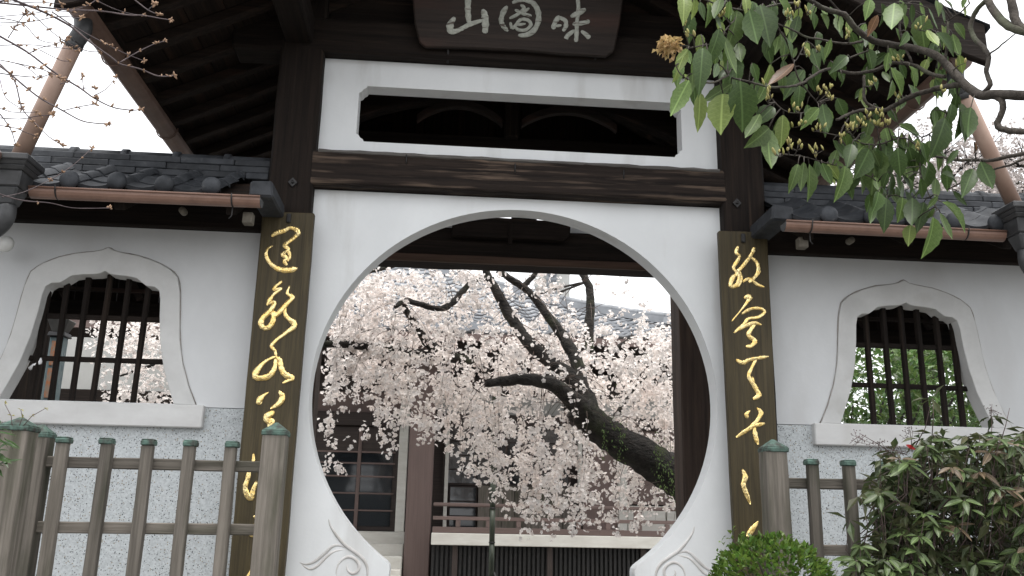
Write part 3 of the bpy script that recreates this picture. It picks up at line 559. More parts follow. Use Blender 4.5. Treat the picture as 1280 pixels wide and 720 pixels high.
# ------------------------------------------------------------------ side walls with bell-shaped windows
CX = 2.13
OUTL = [(.527, 2.012), (.484, 2.10), (.440, 2.22), (.412, 2.34), (.398, 2.47), (.385, 2.59), (.365, 2.668), (.315, 2.712), (.24, 2.748), (.16, 2.772), (.07, 2.786), (.03, 2.796), (0, 2.811)]
INNL = [(.400, 2.012), (.368, 2.096), (.332, 2.20), (.302, 2.33), (.285, 2.46), (.278, 2.55), (.268, 2.594), (.245, 2.612), (.205, 2.616), (.180, 2.634), (.155, 2.655), (.105, 2.664), (.045, 2.668), (.02, 2.674), (0, 2.687)]
INNL = [(x * 1.065, z) for x, z in INNL]
def sym(L): return L + [(-x, z) for x, z in reversed(L[:-1])]
def side_wall(sx):
    side = 'left' if sx < 0 else 'right'
    t = thing('side_wall', 'white wall with bell-shaped window and grey tiled coping %s of the gate' % side, 'wall', (sx * CX, .1, .95), 'walls with bell-shaped windows either side of the gate')
    rn = random.Random(9 + sx)
    xa, xb = sx * 1.342, sx * 6.0
    x0, x1 = min(xa, xb), max(xa, xb)
    inner = [(sx * CX + x, z) for x, z in sym(INNL)]
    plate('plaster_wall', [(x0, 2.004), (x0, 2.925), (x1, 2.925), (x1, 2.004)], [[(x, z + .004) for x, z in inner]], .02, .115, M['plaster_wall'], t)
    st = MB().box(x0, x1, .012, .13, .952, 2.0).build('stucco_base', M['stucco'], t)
    # raised moulding round the opening with a dark joint along its outer edge
    out = sym([(sx * 0 + x, z) for x, z in OUTL])
    ring = [(sx * CX + x, z) for x, z in out]
    ringi = [(sx * CX + x, z + .002) for x, z in sym([(x * .985, z - .004 if z > 2.1 else z) for x, z in INNL])]
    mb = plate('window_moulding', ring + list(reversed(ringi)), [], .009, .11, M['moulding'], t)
    bv = mb.modifiers.new('bevel', 'BEVEL'); bv.width = .004; bv.segments = 2; bv.limit_method = 'ANGLE'; bv.angle_limit = R_(60)
    jp = [(sx * CX + x * 1.004, .017, z + .002) for x, z in smooth_path(out, 2)]
    MB().tube([Vector(p) for p in jp], [.0028 * rn.uniform(.4, 1.4) for _ in jp], 5).build('edge_joint', M['crack'], t)
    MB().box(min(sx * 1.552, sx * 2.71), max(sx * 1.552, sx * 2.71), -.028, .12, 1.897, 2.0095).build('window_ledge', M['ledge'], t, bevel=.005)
    # six upright bars, two cross bars
    for i in range(6):
        x = sx * 2.18 + (-.25 + .10 * i) + rn.uniform(-.003, .003)
        top = 2.70 if abs(x - sx * CX) < .18 else 2.64
        MB().bar((x, .085, 2.014), (x + rn.uniform(-.006, .006), .085, top), .025, .03, 5, .0015, upv=(0, 1, 0), rnd=rn).build('window_bar', M['darkZ'], t, bevel=.004)
    for z, hw in ((2.235, .355), (2.455, .315)):
        MB().bar((sx * CX - hw, .092, z), (sx * CX + hw, .092, z + rn.uniform(-.004, .004)), .022, .026, 6, .0015, rnd=rn).build('cross_bar', M['darkX'], t, bevel=.003)
    # timber plate, purlin and soffit under the coping
    MB().bar((xa, .03, 3.0), (xb, .03, 3.0), .1, .146, 8, .002, rnd=rn).build('wall_plate', M['darkX'], t, bevel=.006)
    for s2 in (-1, 1):
        yc = .10
        ye = yc + s2 * .52
        v = [(xa, yc + s2 * .02, 3.235), (xb, yc + s2 * .02, 3.235), (xb, ye, 2.962), (xa, ye, 2.962)]
        v2 = [(x, y, z - .022) for x, y, z in v]
        MB().add(v + v2, [(0, 1, 2, 3), (7, 6, 5, 4), (0, 4, 5, 1), (2, 6, 7, 3), (1, 5, 6, 2), (0, 3, 7, 4)]).build('soffit_board', M['soffitX'], t)
        MB().bar((xa, ye - s2 * .012, 2.945), (xb, ye - s2 * .012, 2.945), .03, .05, 8, .0015, rnd=rn).build('eave_batten', M['darkX'], t, bevel=.004)
        for k in range(9):
            x = sx * (1.42 + .52 * k)
            MB().bar((x, yc + s2 * .05, 3.17), (x, ye + s2 * .0, 2.90), .05, .055, 3, .001, rnd=rn).build('coping_rafter', M['darkY'] if s2 > 0 else M['darkY'], t, bevel=.004)
    # inner eave beam and braces, seen through the window
    MB().bar((xa, .66, 2.62), (xb, .66, 2.62), .08, .095, 8, .002, rnd=rn).build('inner_beam', M['darkX'], t, bevel=.006)
    for k in range(19): MB().box(min(sx * (1.345 + .24 * k), sx * (1.58 + .24 * k)), max(sx * (1.345 + .24 * k), sx * (1.58 + .24 * k)), .67, .69, 2.668, 2.98).build('eave_plank', M['soffitZ'], t, bevel=.003)
    for xq in (1.40, 3.3): MB().bar((sx * xq, .66, .95), (sx * xq, .66, 2.572), .1, .1, 6, .002, upv=(0, 1, 0), rnd=rn).build('rear_post', M['darkZ'], t, bevel=.006)
    MB().bar((xa, .60, 2.725), (xb, .60, 2.725), .03, .022, 8, .001, rnd=rn).build('inner_batten', M['plaque'], t, bevel=.003)
    for k in range(3):
        x = sx * (1.75 + .42 * k)
        MB().bar((x - .10, .60, 2.90), (x + .02, .625, 2.68), .03, .04, 3, .001, rnd=rn).build('brace', M['plaque'], t, bevel=.004)
    for x, y, z, hw in ((sx * 1.345 if sx < 0 else 1.40, -.38, 2.872, .024), (sx * 1.66, -.36, 2.90, .014)):
        if hw > .02: MB().box(x - hw, x + hw, y - .02, y + .03, z - .03, z + .026).build('rafter_end', M['endgrain'], t, bevel=.004)
        else: MB().tube([(x, y - .02, z), (x, y + .02, z)], .017, 12).build('purlin_end', M['endgrain'], t)
    # pantiles: two slopes
    W_, n_ = .2185, 20
    def tile_mesh():
        mb = MB(); us = np.linspace(0, 1, 11); mb.smooth = True
        def h(u): return -.016 * math.sin(math.pi * u / .68) if u < .68 else .026 * math.sin(math.pi * (u - .68) / .32)
        Lh = .19
        rows = []
        for v_, dz in ((.10, -.026), (0, -.018), (0, -.018), (0, 0), (0, 0), (.5, 0), (1, -.006)):
            rows.append([(u * (W_ + .012), v_ * Lh, h(u) + dz) for u in us])
        mb.v = [p for r in rows for p in r]; n = len(us)
        for r in (0, 2, 4, 5):
            for i in range(n - 1): mb.f.append((r * n + i, r * n + i + 1, (r + 1) * n + i + 1, (r + 1) * n + i))
        me = bpy.data.meshes.new('pantile'); me.from_pydata(mb.v, [], mb.f); me.update(); me.materials.append(M['tile'])
        me.polygons.foreach_set('use_smooth', [True] * len(me.polygons)); return me
    tm = side_wall.tm = getattr(side_wall, 'tm', None) or tile_mesh()
    ang = math.atan2(3.235 - 2.962, .50)
    for s2 in (-1, 1):
        for c in range(n_):
            for r in range(4):
                xx = sx * 1.512 + sx * c * W_ - W_ * .84
                q = Matrix.Rotation(ang + R_(rn.uniform(-1.5, 2.5)), 3, 'X')
                loc = Vector((xx + rn.uniform(-.004, .004), .10 - .56 + r * .132, 2.985 + (r * .132 - .02) * math.tan(ang) + .014 + rn.uniform(-.003, .004)))
                if s2 > 0: q = Matrix.Rotation(math.pi, 3, 'Z') @ q; loc = Vector((loc.x + W_, .20 - loc.y, loc.z))
                link('pantile', tm, loc, t, q.to_quaternion())
            if s2 < 0:
                bx = sx * (1.512 + c * W_)
                b_ = MB().ball((bx, -.462, 2.998), .046, 14, 8, sy=.62).build('round_tile_end', M['tile'], t) if c == 0 else copy_part(b_, t, (bx, -.462 + rn.uniform(-.004, .004), 2.998 + rn.uniform(-.004, .004)))
    # verge piece beside the post
    v = MB().prism([(sx * 1.225, 2.965), (sx * 1.34, 2.965), (sx * 1.34, 3.045), (sx * 1.235, 3.05)], -.44, -.10).build('verge_tile', M['tile'], t, bevel=.01)
    # ridge: three courses of flat tiles and a rounded cap
    z = 3.205
    for c in range(3):
        off = (.02, .16, .09)[c]; wd = .27 - .02 * c
        x = 1.345
        while x < 6.0:
            ln = .275 + rn.uniform(-.02, .02) if x > 1.346 else .1 + off
            e = min(x + ln, 6.0)
            MB().box(min(sx * (x + .001), sx * (e - .001)), max(sx * (x + .001), sx * (e - .001)), .10 - wd / 2 + rn.uniform(-.004, .004), .10 + wd / 2, z + .002, z + .038).build('ridge_tile', M['tile'], t, bevel=.004)
            x += ln
        z += .040
    x = 1.345
    while x < 6.0:
        e = min(x + .27, 6.0)
        MB().tube([(sx * x, .10, z + .002), (sx * (e - .004), .10, z + .002)], .055, 14).build('ridge_cap', M['tile'], t)
        MB().tube([(sx * (e - .035), .10, z + .004), (sx * (e - .005), .10, z + .004)], .064, 14).build('cap_rib', M['tile'], t)
        x += .27
    # copper gutter on iron hooks, hopper head, bend
    gz, gy = 2.935, -.475
    pr = [(gy + .036 * math.cos(a), gz + .040 * math.sin(a)) for a in np.linspace(math.pi, 2 * math.pi, 10)]
    prof = [(pr[0][0] - .005, gz + .004)] + pr + [(pr[-1][0] + .005, gz + .004)] + [(y + (gy - y) * .1, max(zz + .004, gz - .03) if zz < gz - .002 else gz + .004) for y, zz in reversed(pr)]
    ga, gb = (1.27, 2.32 if sx < 0 else 2.40)
    mb = MB(); n = len(prof)
    vv = [(sx * ga, y, zz) for y, zz in prof] + [(sx * gb, y, zz - .004) for y, zz in prof]
    mb.add(vv, [(k, k + n, (k + 1) % n + n, (k + 1) % n) for k in range(n)] + [tuple(range(n)), tuple(reversed(range(n, 2 * n)))])
    g = mb.build('gutter', M['copper'], t)
    MB().tube([(sx * ga, pr[0][0] - .002, gz + .004), (sx * gb, pr[0][0] - .002, gz + .000)], .0055, 8).build('gutter_bead', M['copper'], g)
    mb = MB(); m_ = len(pr); mb.add([(sx * ga, y, zz) for y, zz in pr] + [(sx * (ga - .003), y, zz) for y, zz in pr], [tuple(range(m_)), tuple(reversed(range(m_, 2 * m_)))] + [(k, k + m_, (k + 1) % m_ + m_, (k + 1) % m_) for k in range(m_)])
    mb.build('end_cap', M['lead'], g)
    for xx in (1.40, 2.20):
        pts = [(sx * xx, gy + .10, gz + .03), (sx * xx, gy + .037, gz - .01)] + [(sx * xx, gy + .04 * math.cos(a), gz + .042 * math.sin(a)) for a in np.linspace(2 * math.pi, math.pi * 1.05, 8)] + [(sx * xx, gy - .044, gz + .012)]
        MB().tube([Vector(p) for p in pts], .0036, 6).build('gutter_hook', M['iron'], g)
        if xx < 2: MB().tube([(sx * xx, gy, gz - .04), (sx * xx, gy, gz - .085), (sx * (xx + .012), gy, gz - .10)], .003, 5).build('hook_tail', M['iron'], g)
    hx, hy, hz = (-2.385 if sx < 0 else 2.47), -.53, 2.93
    q_ = .86
    def fr(za, zb, a, b_): return MB().frustum(hx, hy, hz + za, hz + zb, a * q_, a * q_, b_ * q_, b_ * q_)
    h = fr(-.02, .055, .13, .15).build('hopper_head', M['lead'], t, bevel=.006)
    fr(.055, .075, .15, .185).build('hopper_moulding', M['lead'], h, bevel=.004)
    fr(.0755, .096, .172, .205).build('hopper_moulding', M['lead'], h, bevel=.004)
    fr(.0965, .128, .215, .215).build('hopper_rim', M['lead'], h, bevel=.005)
    fr(-.10, -.0205, .075, .128).build('hopper_cone', M['lead'], h, bevel=.008)
    el = smooth_path([(hx, hy, hz - .10), (hx, hy, hz - .16), (hx + sx * .05, hy + .03, hz - .205), (hx + sx * .16, hy + .10, hz - .24), (hx + sx * .24, hy + .15, hz - .30), (hx + sx * .25, hy + .155, hz - .42), (hx + sx * .25, hy + .155, hz - 1.9)], 5)
    MB().tube([Vector(p) for p in el], .036, 12).build('outlet_pipe', M['lead'], t)
    # the wing gutter that comes towards the street
    mb = MB().tube([(hx + sx * .06, hy - .10, hz + .10), (hx + sx * .06, hy - .55, hz + .10)], .045, 14); mb.build('wing_gutter', M['copper'], t)
    return t
side_wall(-1); side_wall(1)
tag(MB().ball(P(7, 305, -.12), .042, 20, 12, sy=.55).build('globe_lamp', M['opal']), 'pale round lamp disc on the wall under the left eave corner', 'lamp')
c = P(45, 455, .085)
mb = MB()
mb.tube([P(53, 446, .09), P(50, 452, .085), P(44, 456, .08), P(37, 461, .085)], [.006, .012, .012, .010], 8)
mb.tube([P(48, 453, .085), P(52, 454, .085)], [.010, .006], 8)
tag(mb.build('cloth_ribbon', M['ribbon']), 'small white cloth knotted on the cross bar of the left window', 'ribbon')

# ------------------------------------------------------------------ picket fences
def cap_on(name, x, y, z, wd, parent, peak):
    mb = MB().frustum(x, y, z - .018, z, wd + .006, wd + .006, wd + .007, wd + .007)
    mb.frustum(x, y, z + .0005, z + peak, wd + .007, wd + .007, .01 if peak > .02 else wd, .01 if peak > .02 else wd)
    return mb.build(name, M['verdigris'], parent, bevel=.003)
def fence(sx, label):
    rn = random.Random(31 + sx)
    FY = -1.0
    t = thing('picket_fence', label, 'fence', (sx * 1.45, FY, .95), 'picket fences with green copper caps')
    def post(x, y, top, wd):
        p = MB().bar((x, y, .952), (x + rn.uniform(-.003, .003), y, top), wd, wd, 8, .0012, upv=(0, 1, 0), rnd=rn).build('fence_post', M['fenceZ'], t, bevel=.006, seg=2)
        cap_on('post_cap', x, y, top + .012, wd, p, .034)
    post(-1.004 if sx < 0 else .945, FY - .03, 1.79 if sx < 0 else 1.778, .088)
    if sx < 0:
        post(-1.872, FY - .20, 1.768, .098); post(-1.90, FY + .04, 1.765, .08)
        xs_ = [P(px, 548, FY).x for px in (81, 134.5, 187, 239.5, 291.5)]
    else:
        xs_ = [P(px, 580, FY).x for px in (1014, 1060, 1104, 1149, 1194)]
        post(1.93, FY, 1.775, .09)
    for x in xs_:
        p = MB().bar((x, FY, .952), (x + rn.uniform(-.004, .004), FY, (1.742 if sx < 0 else 1.732) + rn.uniform(-.004, .004)), .043, .038, 8, .001, upv=(0, 1, 0), rnd=rn).build('picket', M['fenceZ'], t, bevel=.005, seg=2)
        cap_on('picket_cap', x, FY, 1.757 if sx < 0 else 1.747, .043, p, .006)
    xa, xb = (-1.90, -1.0) if sx < 0 else (.96, 1.93)
    for z in ((1.671, 1.432, 1.12) if sx < 0 else (1.657, 1.40, 1.10)):
        MB().bar((xa, FY + .04, z), (xb, FY + .04, z + rn.uniform(-.006, .006)), .028, .042, 10, .0012, rnd=rn).build('rail', M['fenceX'], t, bevel=.004)
fence(-1, 'weathered picket fence with green copper caps before the left wall')
fence(1, 'weathered picket fence with green copper caps behind the reddish bush')

# ------------------------------------------------------------------ temple hall across the courtyard
hall = thing('temple_hall', 'brown temple hall with grey tiled hip roof behind the cherry tree', 'temple', (0, 7.6, .5))
rn = random.Random(77)
EY, EZ, XC = 6.3, 3.76, 4.5
def hz(t): return EZ + .27 * t + .03 * t * t
def lift(x): return .13 * max(0, (x - 1.5) / 3.0) ** 2
# tile field of the front slope, stepped rows with a wave across each tile
mb = MB(); tw, tl = .25, .29
ncol, nrow = int((XC + 9) / tw), 28
wave = [(0, .004), (.05, -.010), (.10, -.013), (.15, -.004), (.19, .013), (.225, .016)]
us, hs_ = [], []
for c in range(ncol):
    for u, h in wave: us.append(-9 + c * tw + u); hs_.append(h)
us = np.array(us); hs_ = np.array(hs_); nu = len(us)
for r in range(nrow):
    t0, t1 = r * tl, (r + 1) * tl + .03
    xm = XC - t0 - .02
    k = int(np.searchsorted(us, xm))
    if k < 4: break
    base = len(mb.v); jr = [rn.uniform(-.003, .003) for _ in range(ncol + 1)]
    for t, dz in ((t0 + .07, -.05), (t0, -.002), (t0, 0.022), (t1, -.022)):
        for i in range(k): mb.v.append((us[i], EY + t, hz(t) + lift(us[i]) * max(0, 1 - t / 4) + hs_[i] + dz + jr[i // 6]))
    for a in range(3):
        for i in range(k - 1): mb.f.append((base + a * k + i, base + a * k + i + 1, base + (a + 1) * k + i + 1, base + (a + 1) * k + i))
mb.build('roof_tiles', M['hall_tile'], hall, kind='stuff')
# side slope, hip ridge, main ridge
sv = []
for s in np.linspace(0, 8, 17): sv += [(XC - s, EY + s, hz(s) - .02), (XC - s, EY + 18 - s, hz(s) - .02)]
MB().add(sv, [(2 * i, 2 * i + 1, 2 * i + 3, 2 * i + 2) for i in range(16)]).build('side_slope', M['hall_tile'], hall)
hp = [(XC - s, EY + s, hz(s) + lift(XC - s) * max(0, 1 - s / 4)) for s in np.linspace(0, 8, 25)]
for i in range(24):
    a, b_ = Vector(hp[i]), Vector(hp[i + 1])
    MB().bar(a + Vector((0, 0, .05)), b_ + Vector((0, 0, .05)), .14, .10, 1, 0).build('hip_ridge_tile', M['hall_tile'], hall)
    MB().tube([a + Vector((0, 0, .115)), a.lerp(b_, .96) + Vector((0, 0, .115))], .055, 8).build('hip_cap_tile', M['hall_tile'], hall)
MB().box(-9, XC - 8, EY + 7.9, EY + 8.3, hz(8) - .1, hz(8) + .5).build('main_ridge', M['hall_tile'], hall)
# white gable foot with a tiled ridge beside it
c = P(690, 350, 10.6)
MB().box(c.x - .30, c.x + .32, 10.6, 10.75, c.z - .45, c.z + .5).build('gable_plaster', M['hall_plaster'], hall)
for k in range(9): MB().tube([(c.x - .02, 10.5, c.z - .42 + k * .1), (c.x - .02, 10.42, c.z - .40 + k * .1)], .10, 8).build('gable_ridge_tile', M['hall_tile'], hall)
# eave: fascia, soffit, rafters
MB().box(-9, XC - .05, EY + .02, EY + .08, EZ - .13, EZ - .04).build('fascia', M['hallX'], hall)
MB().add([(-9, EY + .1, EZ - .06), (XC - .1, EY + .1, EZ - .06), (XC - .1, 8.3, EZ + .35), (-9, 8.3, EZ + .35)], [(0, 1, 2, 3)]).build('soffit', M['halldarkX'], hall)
for k in range(36):
    x = -4.4 + k * .24
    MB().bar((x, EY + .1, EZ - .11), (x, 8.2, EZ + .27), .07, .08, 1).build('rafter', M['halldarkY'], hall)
# walls
WY = 8.25
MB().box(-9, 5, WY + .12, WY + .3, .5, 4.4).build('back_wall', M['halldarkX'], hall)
def box(name, m, x0, x1, y0, y1, z0, z1, bev=.006, par=hall): return MB().box(x0, x1, y0, y1, z0, z1).build(name, M[m], par, bevel=bev)
box('brown_pillar', 'hallZ', -.815, -.485, 7.34, 7.66, .56, 3.95, .012)
box('pillar_base', 'stone', -.92, -.38, 7.24, 7.76, .504, .56)
box('pillar', 'hallZ', 4.2, 4.5, 7.34, 7.66, .5, 3.95, .012)
box('pillar', 'hallZ', -4.3, -3.98, 7.34, 7.66, .5, 3.95, .012)
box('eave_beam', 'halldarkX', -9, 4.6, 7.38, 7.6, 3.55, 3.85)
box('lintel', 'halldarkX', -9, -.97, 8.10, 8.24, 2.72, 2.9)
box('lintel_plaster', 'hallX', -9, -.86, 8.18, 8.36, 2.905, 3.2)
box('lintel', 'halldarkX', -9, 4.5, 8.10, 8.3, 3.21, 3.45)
# glazed doors left of the pillar
d = box('glass_door', 'halldarkX', -3.2, -.99, 8.20, 8.24, 1.29, 2.71)
xs_ = [-3.15, -2.34, -1.53, -1.03]
for i in range(3):
    zz = [1.34, 1.56, 1.79, 2.02, 2.20, 2.355, 2.66]
    for a, b_ in zip(zz, zz[1:]):
        if b_ < 2.4: box('pane', 'glass', xs_[i] + .03, xs_[i + 1] - .03, 8.19, 8.197, a + .012, b_ - .012, 0, d)
        else: box('upper_panel', 'halldarkX', xs_[i] + .03, xs_[i + 1] - .03, 8.19, 8.197, a + .012, b_ - .012, 0, d)
for x in xs_[1:-1]: box('mullion', 'hallZ', x - .025, x + .025, 8.165, 8.189, 1.30, 2.70, .003, d)
for z in (1.56, 1.79, 2.02, 2.20, 2.355): box('glazing_bar', 'hallX', -3.15, -1.03, 8.172, 8.188, z - .011, z + .011, .002, d)
box('white_post', 'hall_white', -.985, -.86, 8.12, 8.22, 1.285, 3.2)
# white steps up to the doors
for k in range(5):
    box('step', 'hall_white', -3.4, -.83, 8.1 - .26 * (k + 1), 8.1 - .26 * k - .002 + (.14 if k == 0 else 0), .504, 1.285 - .145 * k, .012)
# veranda
box('veranda_beam', 'hall_white', -.47, 4.6, 7.0, 7.12, 1.155, 1.30, .008)
box('veranda_floor', 'hallX', -.47, 4.6, 7.125, 8.2, 1.24, 1.298)
vr = box('railing', 'hallX', -.46, 4.5, 7.05, 7.11, 1.625, 1.672, .012)
box('lower_rail', 'hallX', -.46, 4.5, 7.055, 7.105, 1.46, 1.505, .004, vr)
box('foot_rail', 'hallX', -.46, 4.5, 7.055, 7.105, 1.303, 1.375, .004, vr)
for k in range(12):
    x = -.14 + k * .385
    big = k == 6
    box('baluster', 'hallZ', x - (.05 if big else .03), x + (.05 if big else .03), 7.045 if big else 7.058, 7.102, 1.378, 1.622 if big else 1.458, .003, vr)
# slatted skirt below
mb = MB(); x = -.46
while x < 4.5:
    mb.box(x, x + .032, 7.10, 7.13, .56, 1.15); x += .058
mb.build('skirt_slats', M['iron'], hall, kind='stuff')
box('skirt_back', 'iron', -.46, 4.5, 7.17, 7.2, .5, 1.15, 0)
for x in (-.2, 1.0, 2.2, 3.4): box('skirt_post', 'halldarkZ', x, x + .07, 7.06, 7.098, .5, 1.152)
box('skirt_sill', 'stone', -.5, 4.6, 6.98, 7.16, .504, .56)
# wall behind the veranda
box('plaster_panel', 'hall_plaster', -.42, 1.35, 8.19, 8.34, 2.93, 3.205)
box('plaster_panel', 'hall_plaster', 1.42, 4.5, 8.19, 8.34, 2.93, 3.205)
box('lintel', 'halldarkX', -.45, 4.5, 8.12, 8.33, 2.76, 2.925)
wn = box('window', 'halldarkX', -.36, 1.46, 8.20, 8.30, 1.93, 2.75)
for i in range(4):
    xa = -.32 + i * .44
    for j in range(4): box('pane', 'glass', xa, xa + .415, 8.185, 8.196, 1.96 + .196 * j, 2.135 + .196 * j, 0, wn)
box('white_post', 'hall_white', -.33, -.28, 8.10, 8.18, 1.30, 2.75)
w2 = box('low_window', 'halldarkX', -.26, .14, 8.20, 8.30, 1.30, 1.92)
for j in range(3): box('pane', 'glass', -.24, .12, 8.185, 8.196, 1.32 + .2 * j, 1.50 + .2 * j, 0, w2)
for k in range(8):
    box('wall_board', 'fenceZ', .15 + k * .17, .15 + (k + 1) * .17 - .006, 8.15 + rn.uniform(-.006, .006), 8.19, 1.30, 1.93, .004)
box('white_pipe', 'hall_white', 1.55, 1.61, 8.10, 8.16, 1.9, 2.9, .01)
box('brown_panel', 'hallZ', 1.63, 2.12, 8.16, 8.3, 1.30, 2.76)
box('white_post', 'hall_white', 2.125, 2.245, 8.08, 8.22, 1.30, 2.76)
box('brown_panel', 'hallZ', 2.25, 4.5, 8.18, 8.3, 1.72, 2.76)
for k in range(4): box('white_panel', 'hall_white', 2.27 + k * .56, 2.81 + k * .56, 8.16, 8.3, 1.30, 1.70)

# ------------------------------------------------------------------ cherry tree
rc = random.Random(3)
ch = thing('weeping_cherry', 'weeping cherry in pale pink bloom with dark crooked trunk seen through the round opening', 'tree', (2.35, 3.7, .5))
def limb(pts, wob=.35, n=5, sides=9, jit=.07):
    """pts: (px, py, Y, width in photograph pixels)"""
    pp = smooth_path(pts, n); W = []; Rr = []
    for p in pp:
        k = pxm(p[2]); W.append(P(p[0], p[1], p[2]) + Vector((rc.uniform(-1, 1), rc.uniform(-1, 1), rc.uniform(-1, 1))) * k * wob * 1.4); Rr.append(max(.004, p[3] * k * .485))
    return W, Rr, pp
LIMBS = [
    ('trunk', [(985, 800, 3.75, 96), (950, 700, 3.72, 76), (908, 648, 3.7, 62), (872, 616, 3.67, 54), (842, 594, 3.65, 50), (812, 575, 3.6, 46), (772, 551, 3.55, 42), (742, 530, 3.5, 41), (724, 510, 3.45, 38)]),
    ('limb', [(735, 522, 3.47, 34), (712, 497, 3.3, 24), (690, 481, 3.1, 19), (660, 474, 2.9, 16), (630, 476, 2.8, 13), (608, 480, 2.7, 9)]),
    ('limb', [(738, 526, 3.5, 32), (732, 496, 3.6, 24), (714, 472, 3.7, 21), (690, 455, 3.75, 18), (664, 432, 3.8, 17), (650, 414, 3.85, 16), (636, 392, 3.9, 15), (622, 366, 3.9, 13), (610, 345, 3.9, 11), (604, 320, 3.9, 9)]),
    ('limb', [(726, 490, 3.6, 22), (722, 455, 3.8, 18), (706, 424, 3.9, 15), (690, 402, 3.95, 13), (674, 380, 4.0, 11), (658, 362, 4.0, 10), (640, 350, 4.0, 9), (622, 338, 4.0, 8)]),
    ('limb', [(737, 440, 5.2, 11), (736, 412, 5.2, 13), (738, 384, 5.2, 12), (736, 358, 5.2, 11), (726, 338, 5.2, 10), (722, 316, 5.2, 9)]),
    ('limb', [(616, 350, 3.9, 9), (598, 348, 3.8, 8), (580, 362, 3.7, 8), (566, 378, 3.6, 9), (548, 386, 3.5, 8), (524, 380, 3.4, 8), (506, 376, 3.3, 7), (494, 384, 3.2, 6)]),
    ('limb', [(502, 378, 3.3, 8), (512, 396, 3.35, 9), (524, 412, 3.4, 11), (536, 430, 3.45, 14), (556, 444, 3.5, 14), (584, 452, 3.5, 12), (610, 466, 3.4, 10)]),
    ('limb', [(560, 446, 3.5, 12), (520, 442, 3.4, 13), (484, 440, 3.3, 13), (456, 432, 3.2, 11), (436, 424, 3.1, 8), (416, 428, 3.0, 5)]),
    ('limb', [(652, 360, 4.0, 9), (664, 348, 4.0, 7), (672, 338, 4.0, 6)]),
    ('limb', [(760, 440, 4.4, 5), (790, 424, 4.5, 5), (820, 412, 4.6, 4), (850, 404, 4.6, 3)]),
    ('limb', [(700, 365, 4.2, 3), (730, 353, 4.2, 3), (670, 368, 4.2, 3)]),
    ('limb', [(770, 520, 3.6, 7), (790, 490, 3.8, 4), (815, 465, 4.0, 3), (845, 448, 4.2, 3), (900, 420, 4.3, 2)]),
    ('limb', [(600, 330, 3.9, 8), (560, 318, 3.6, 8), (500, 330, 3.4, 6), (440, 350, 3.2, 5), (380, 400, 3.0, 4)])]
samples = []
LPX = []
for li, (nm, pts) in enumerate(LIMBS):
    W, Rr, pp = limb(pts)
    MB().tube(W, Rr, 10 if nm == 'trunk' else 8, jit=.10, rnd=rc).build(nm, M['cherry_bark'], ch)
    samples += list(W)
    if li in (0, 1, 2, 3, 4, 5, 6): LPX += [(p[0], p[1], p[2], p[3]) for p in pp]
MAP = ["000688777776422102210000", "003888766785324301110000", "058999766843234201111000", "079999865433345543322221", "089998765456666554445555",
       "089887643466777776667777", "077766433356788877788888", "075565544556677766788888", "060446566778874466788877", "050135667888885336788877",
       "040133357899887644567766", "050020001578888765435666", "040000000146788766434555", "020000000034577775444455", "000000000001246665444443",
       "000000000000134432333333", "000000000000023420232220", "000000000000001110011000"]
G = np.array([[int(c) for c in r] for r in MAP], float)
def dens(px, py):
    x = (px - 400) / 20; y = (py - 340) / 20
    if x < 0 or y < 0 or x > 22.99 or y > 16.99: return 0
    i, j = int(y), int(x); fx, fy = x - j, y - i
    return (G[i, j] * (1 - fx) + G[i, j + 1] * fx) * (1 - fy) + (G[i + 1, j] * (1 - fx) + G[i + 1, j + 1] * fx) * fy
def petals(V, Fc, p, r, n):
    """one five-petalled blossom facing n"""
    n = n.normalized(); a = n.orthogonal().normalized(); b_ = n.cross(a); base = len(V); V.append(tuple(p - n * r * .35))
    t0 = rc.uniform(0, 6.28)
    for k in range(10):
        t = t0 + k * math.pi / 5; q = r * (1.0 if k % 2 == 0 else .74)
        V.append(tuple(p + a * (q * math.cos(t)) + b_ * (q * math.sin(t)) + n * (r * rc.uniform(-.05, .22))))
    for k in range(5):
        i = 1 + 2 * k; j = 1 + (2 * k + 9) % 10; l = 1 + (2 * k + 1) % 10
        Fc.append((base, base + j, base + i, base + l))
def cluster(V, Fc, p, n, spread, r0, r1):
    for _ in range(n):
        d = Vector((rc.gauss(0, 1), rc.gauss(0, 1), rc.gauss(0, 1)))
        q = p + d * spread * .55
        d = d * .8 + Vector((0, -.35, .45)); petals(V, Fc, q, rc.uniform(r0, r1), d)
V, Fc, TW = [], [], MB()
cl = 0
while cl < 2250:
    px, py = rc.uniform(398, 862), rc.uniform(332, 690)
    dn = dens(px, py)
    dn *= .55 + .45 * math.sin(px * .11 + 2 * math.sin(py * .05)) * math.sin(py * .13 + px * .03) + (.5 if px > 740 else .38)
    if py > 500: dn *= .62
    if rc.random() > (dn / 9) ** 1.35: continue
    Y = rc.uniform(2.75, 4.7) if py < 560 else rc.uniform(2.8, 4.0)
    if px > 740 and 470 < py < 660 and Y < 3.9: Y += 1.0
    near = [q for q in LPX if (q[0] - px) ** 2 + (q[1] - py) ** 2 < (q[3] * .5 + 7) ** 2]
    if near and rc.random() < .80: Y = max(Y, near[0][2] + rc.uniform(.25, .8))
    p = P(px, py, Y)
    cluster(V, Fc, p, rc.randint(5, 11), .052, .016, .023); cl += 1
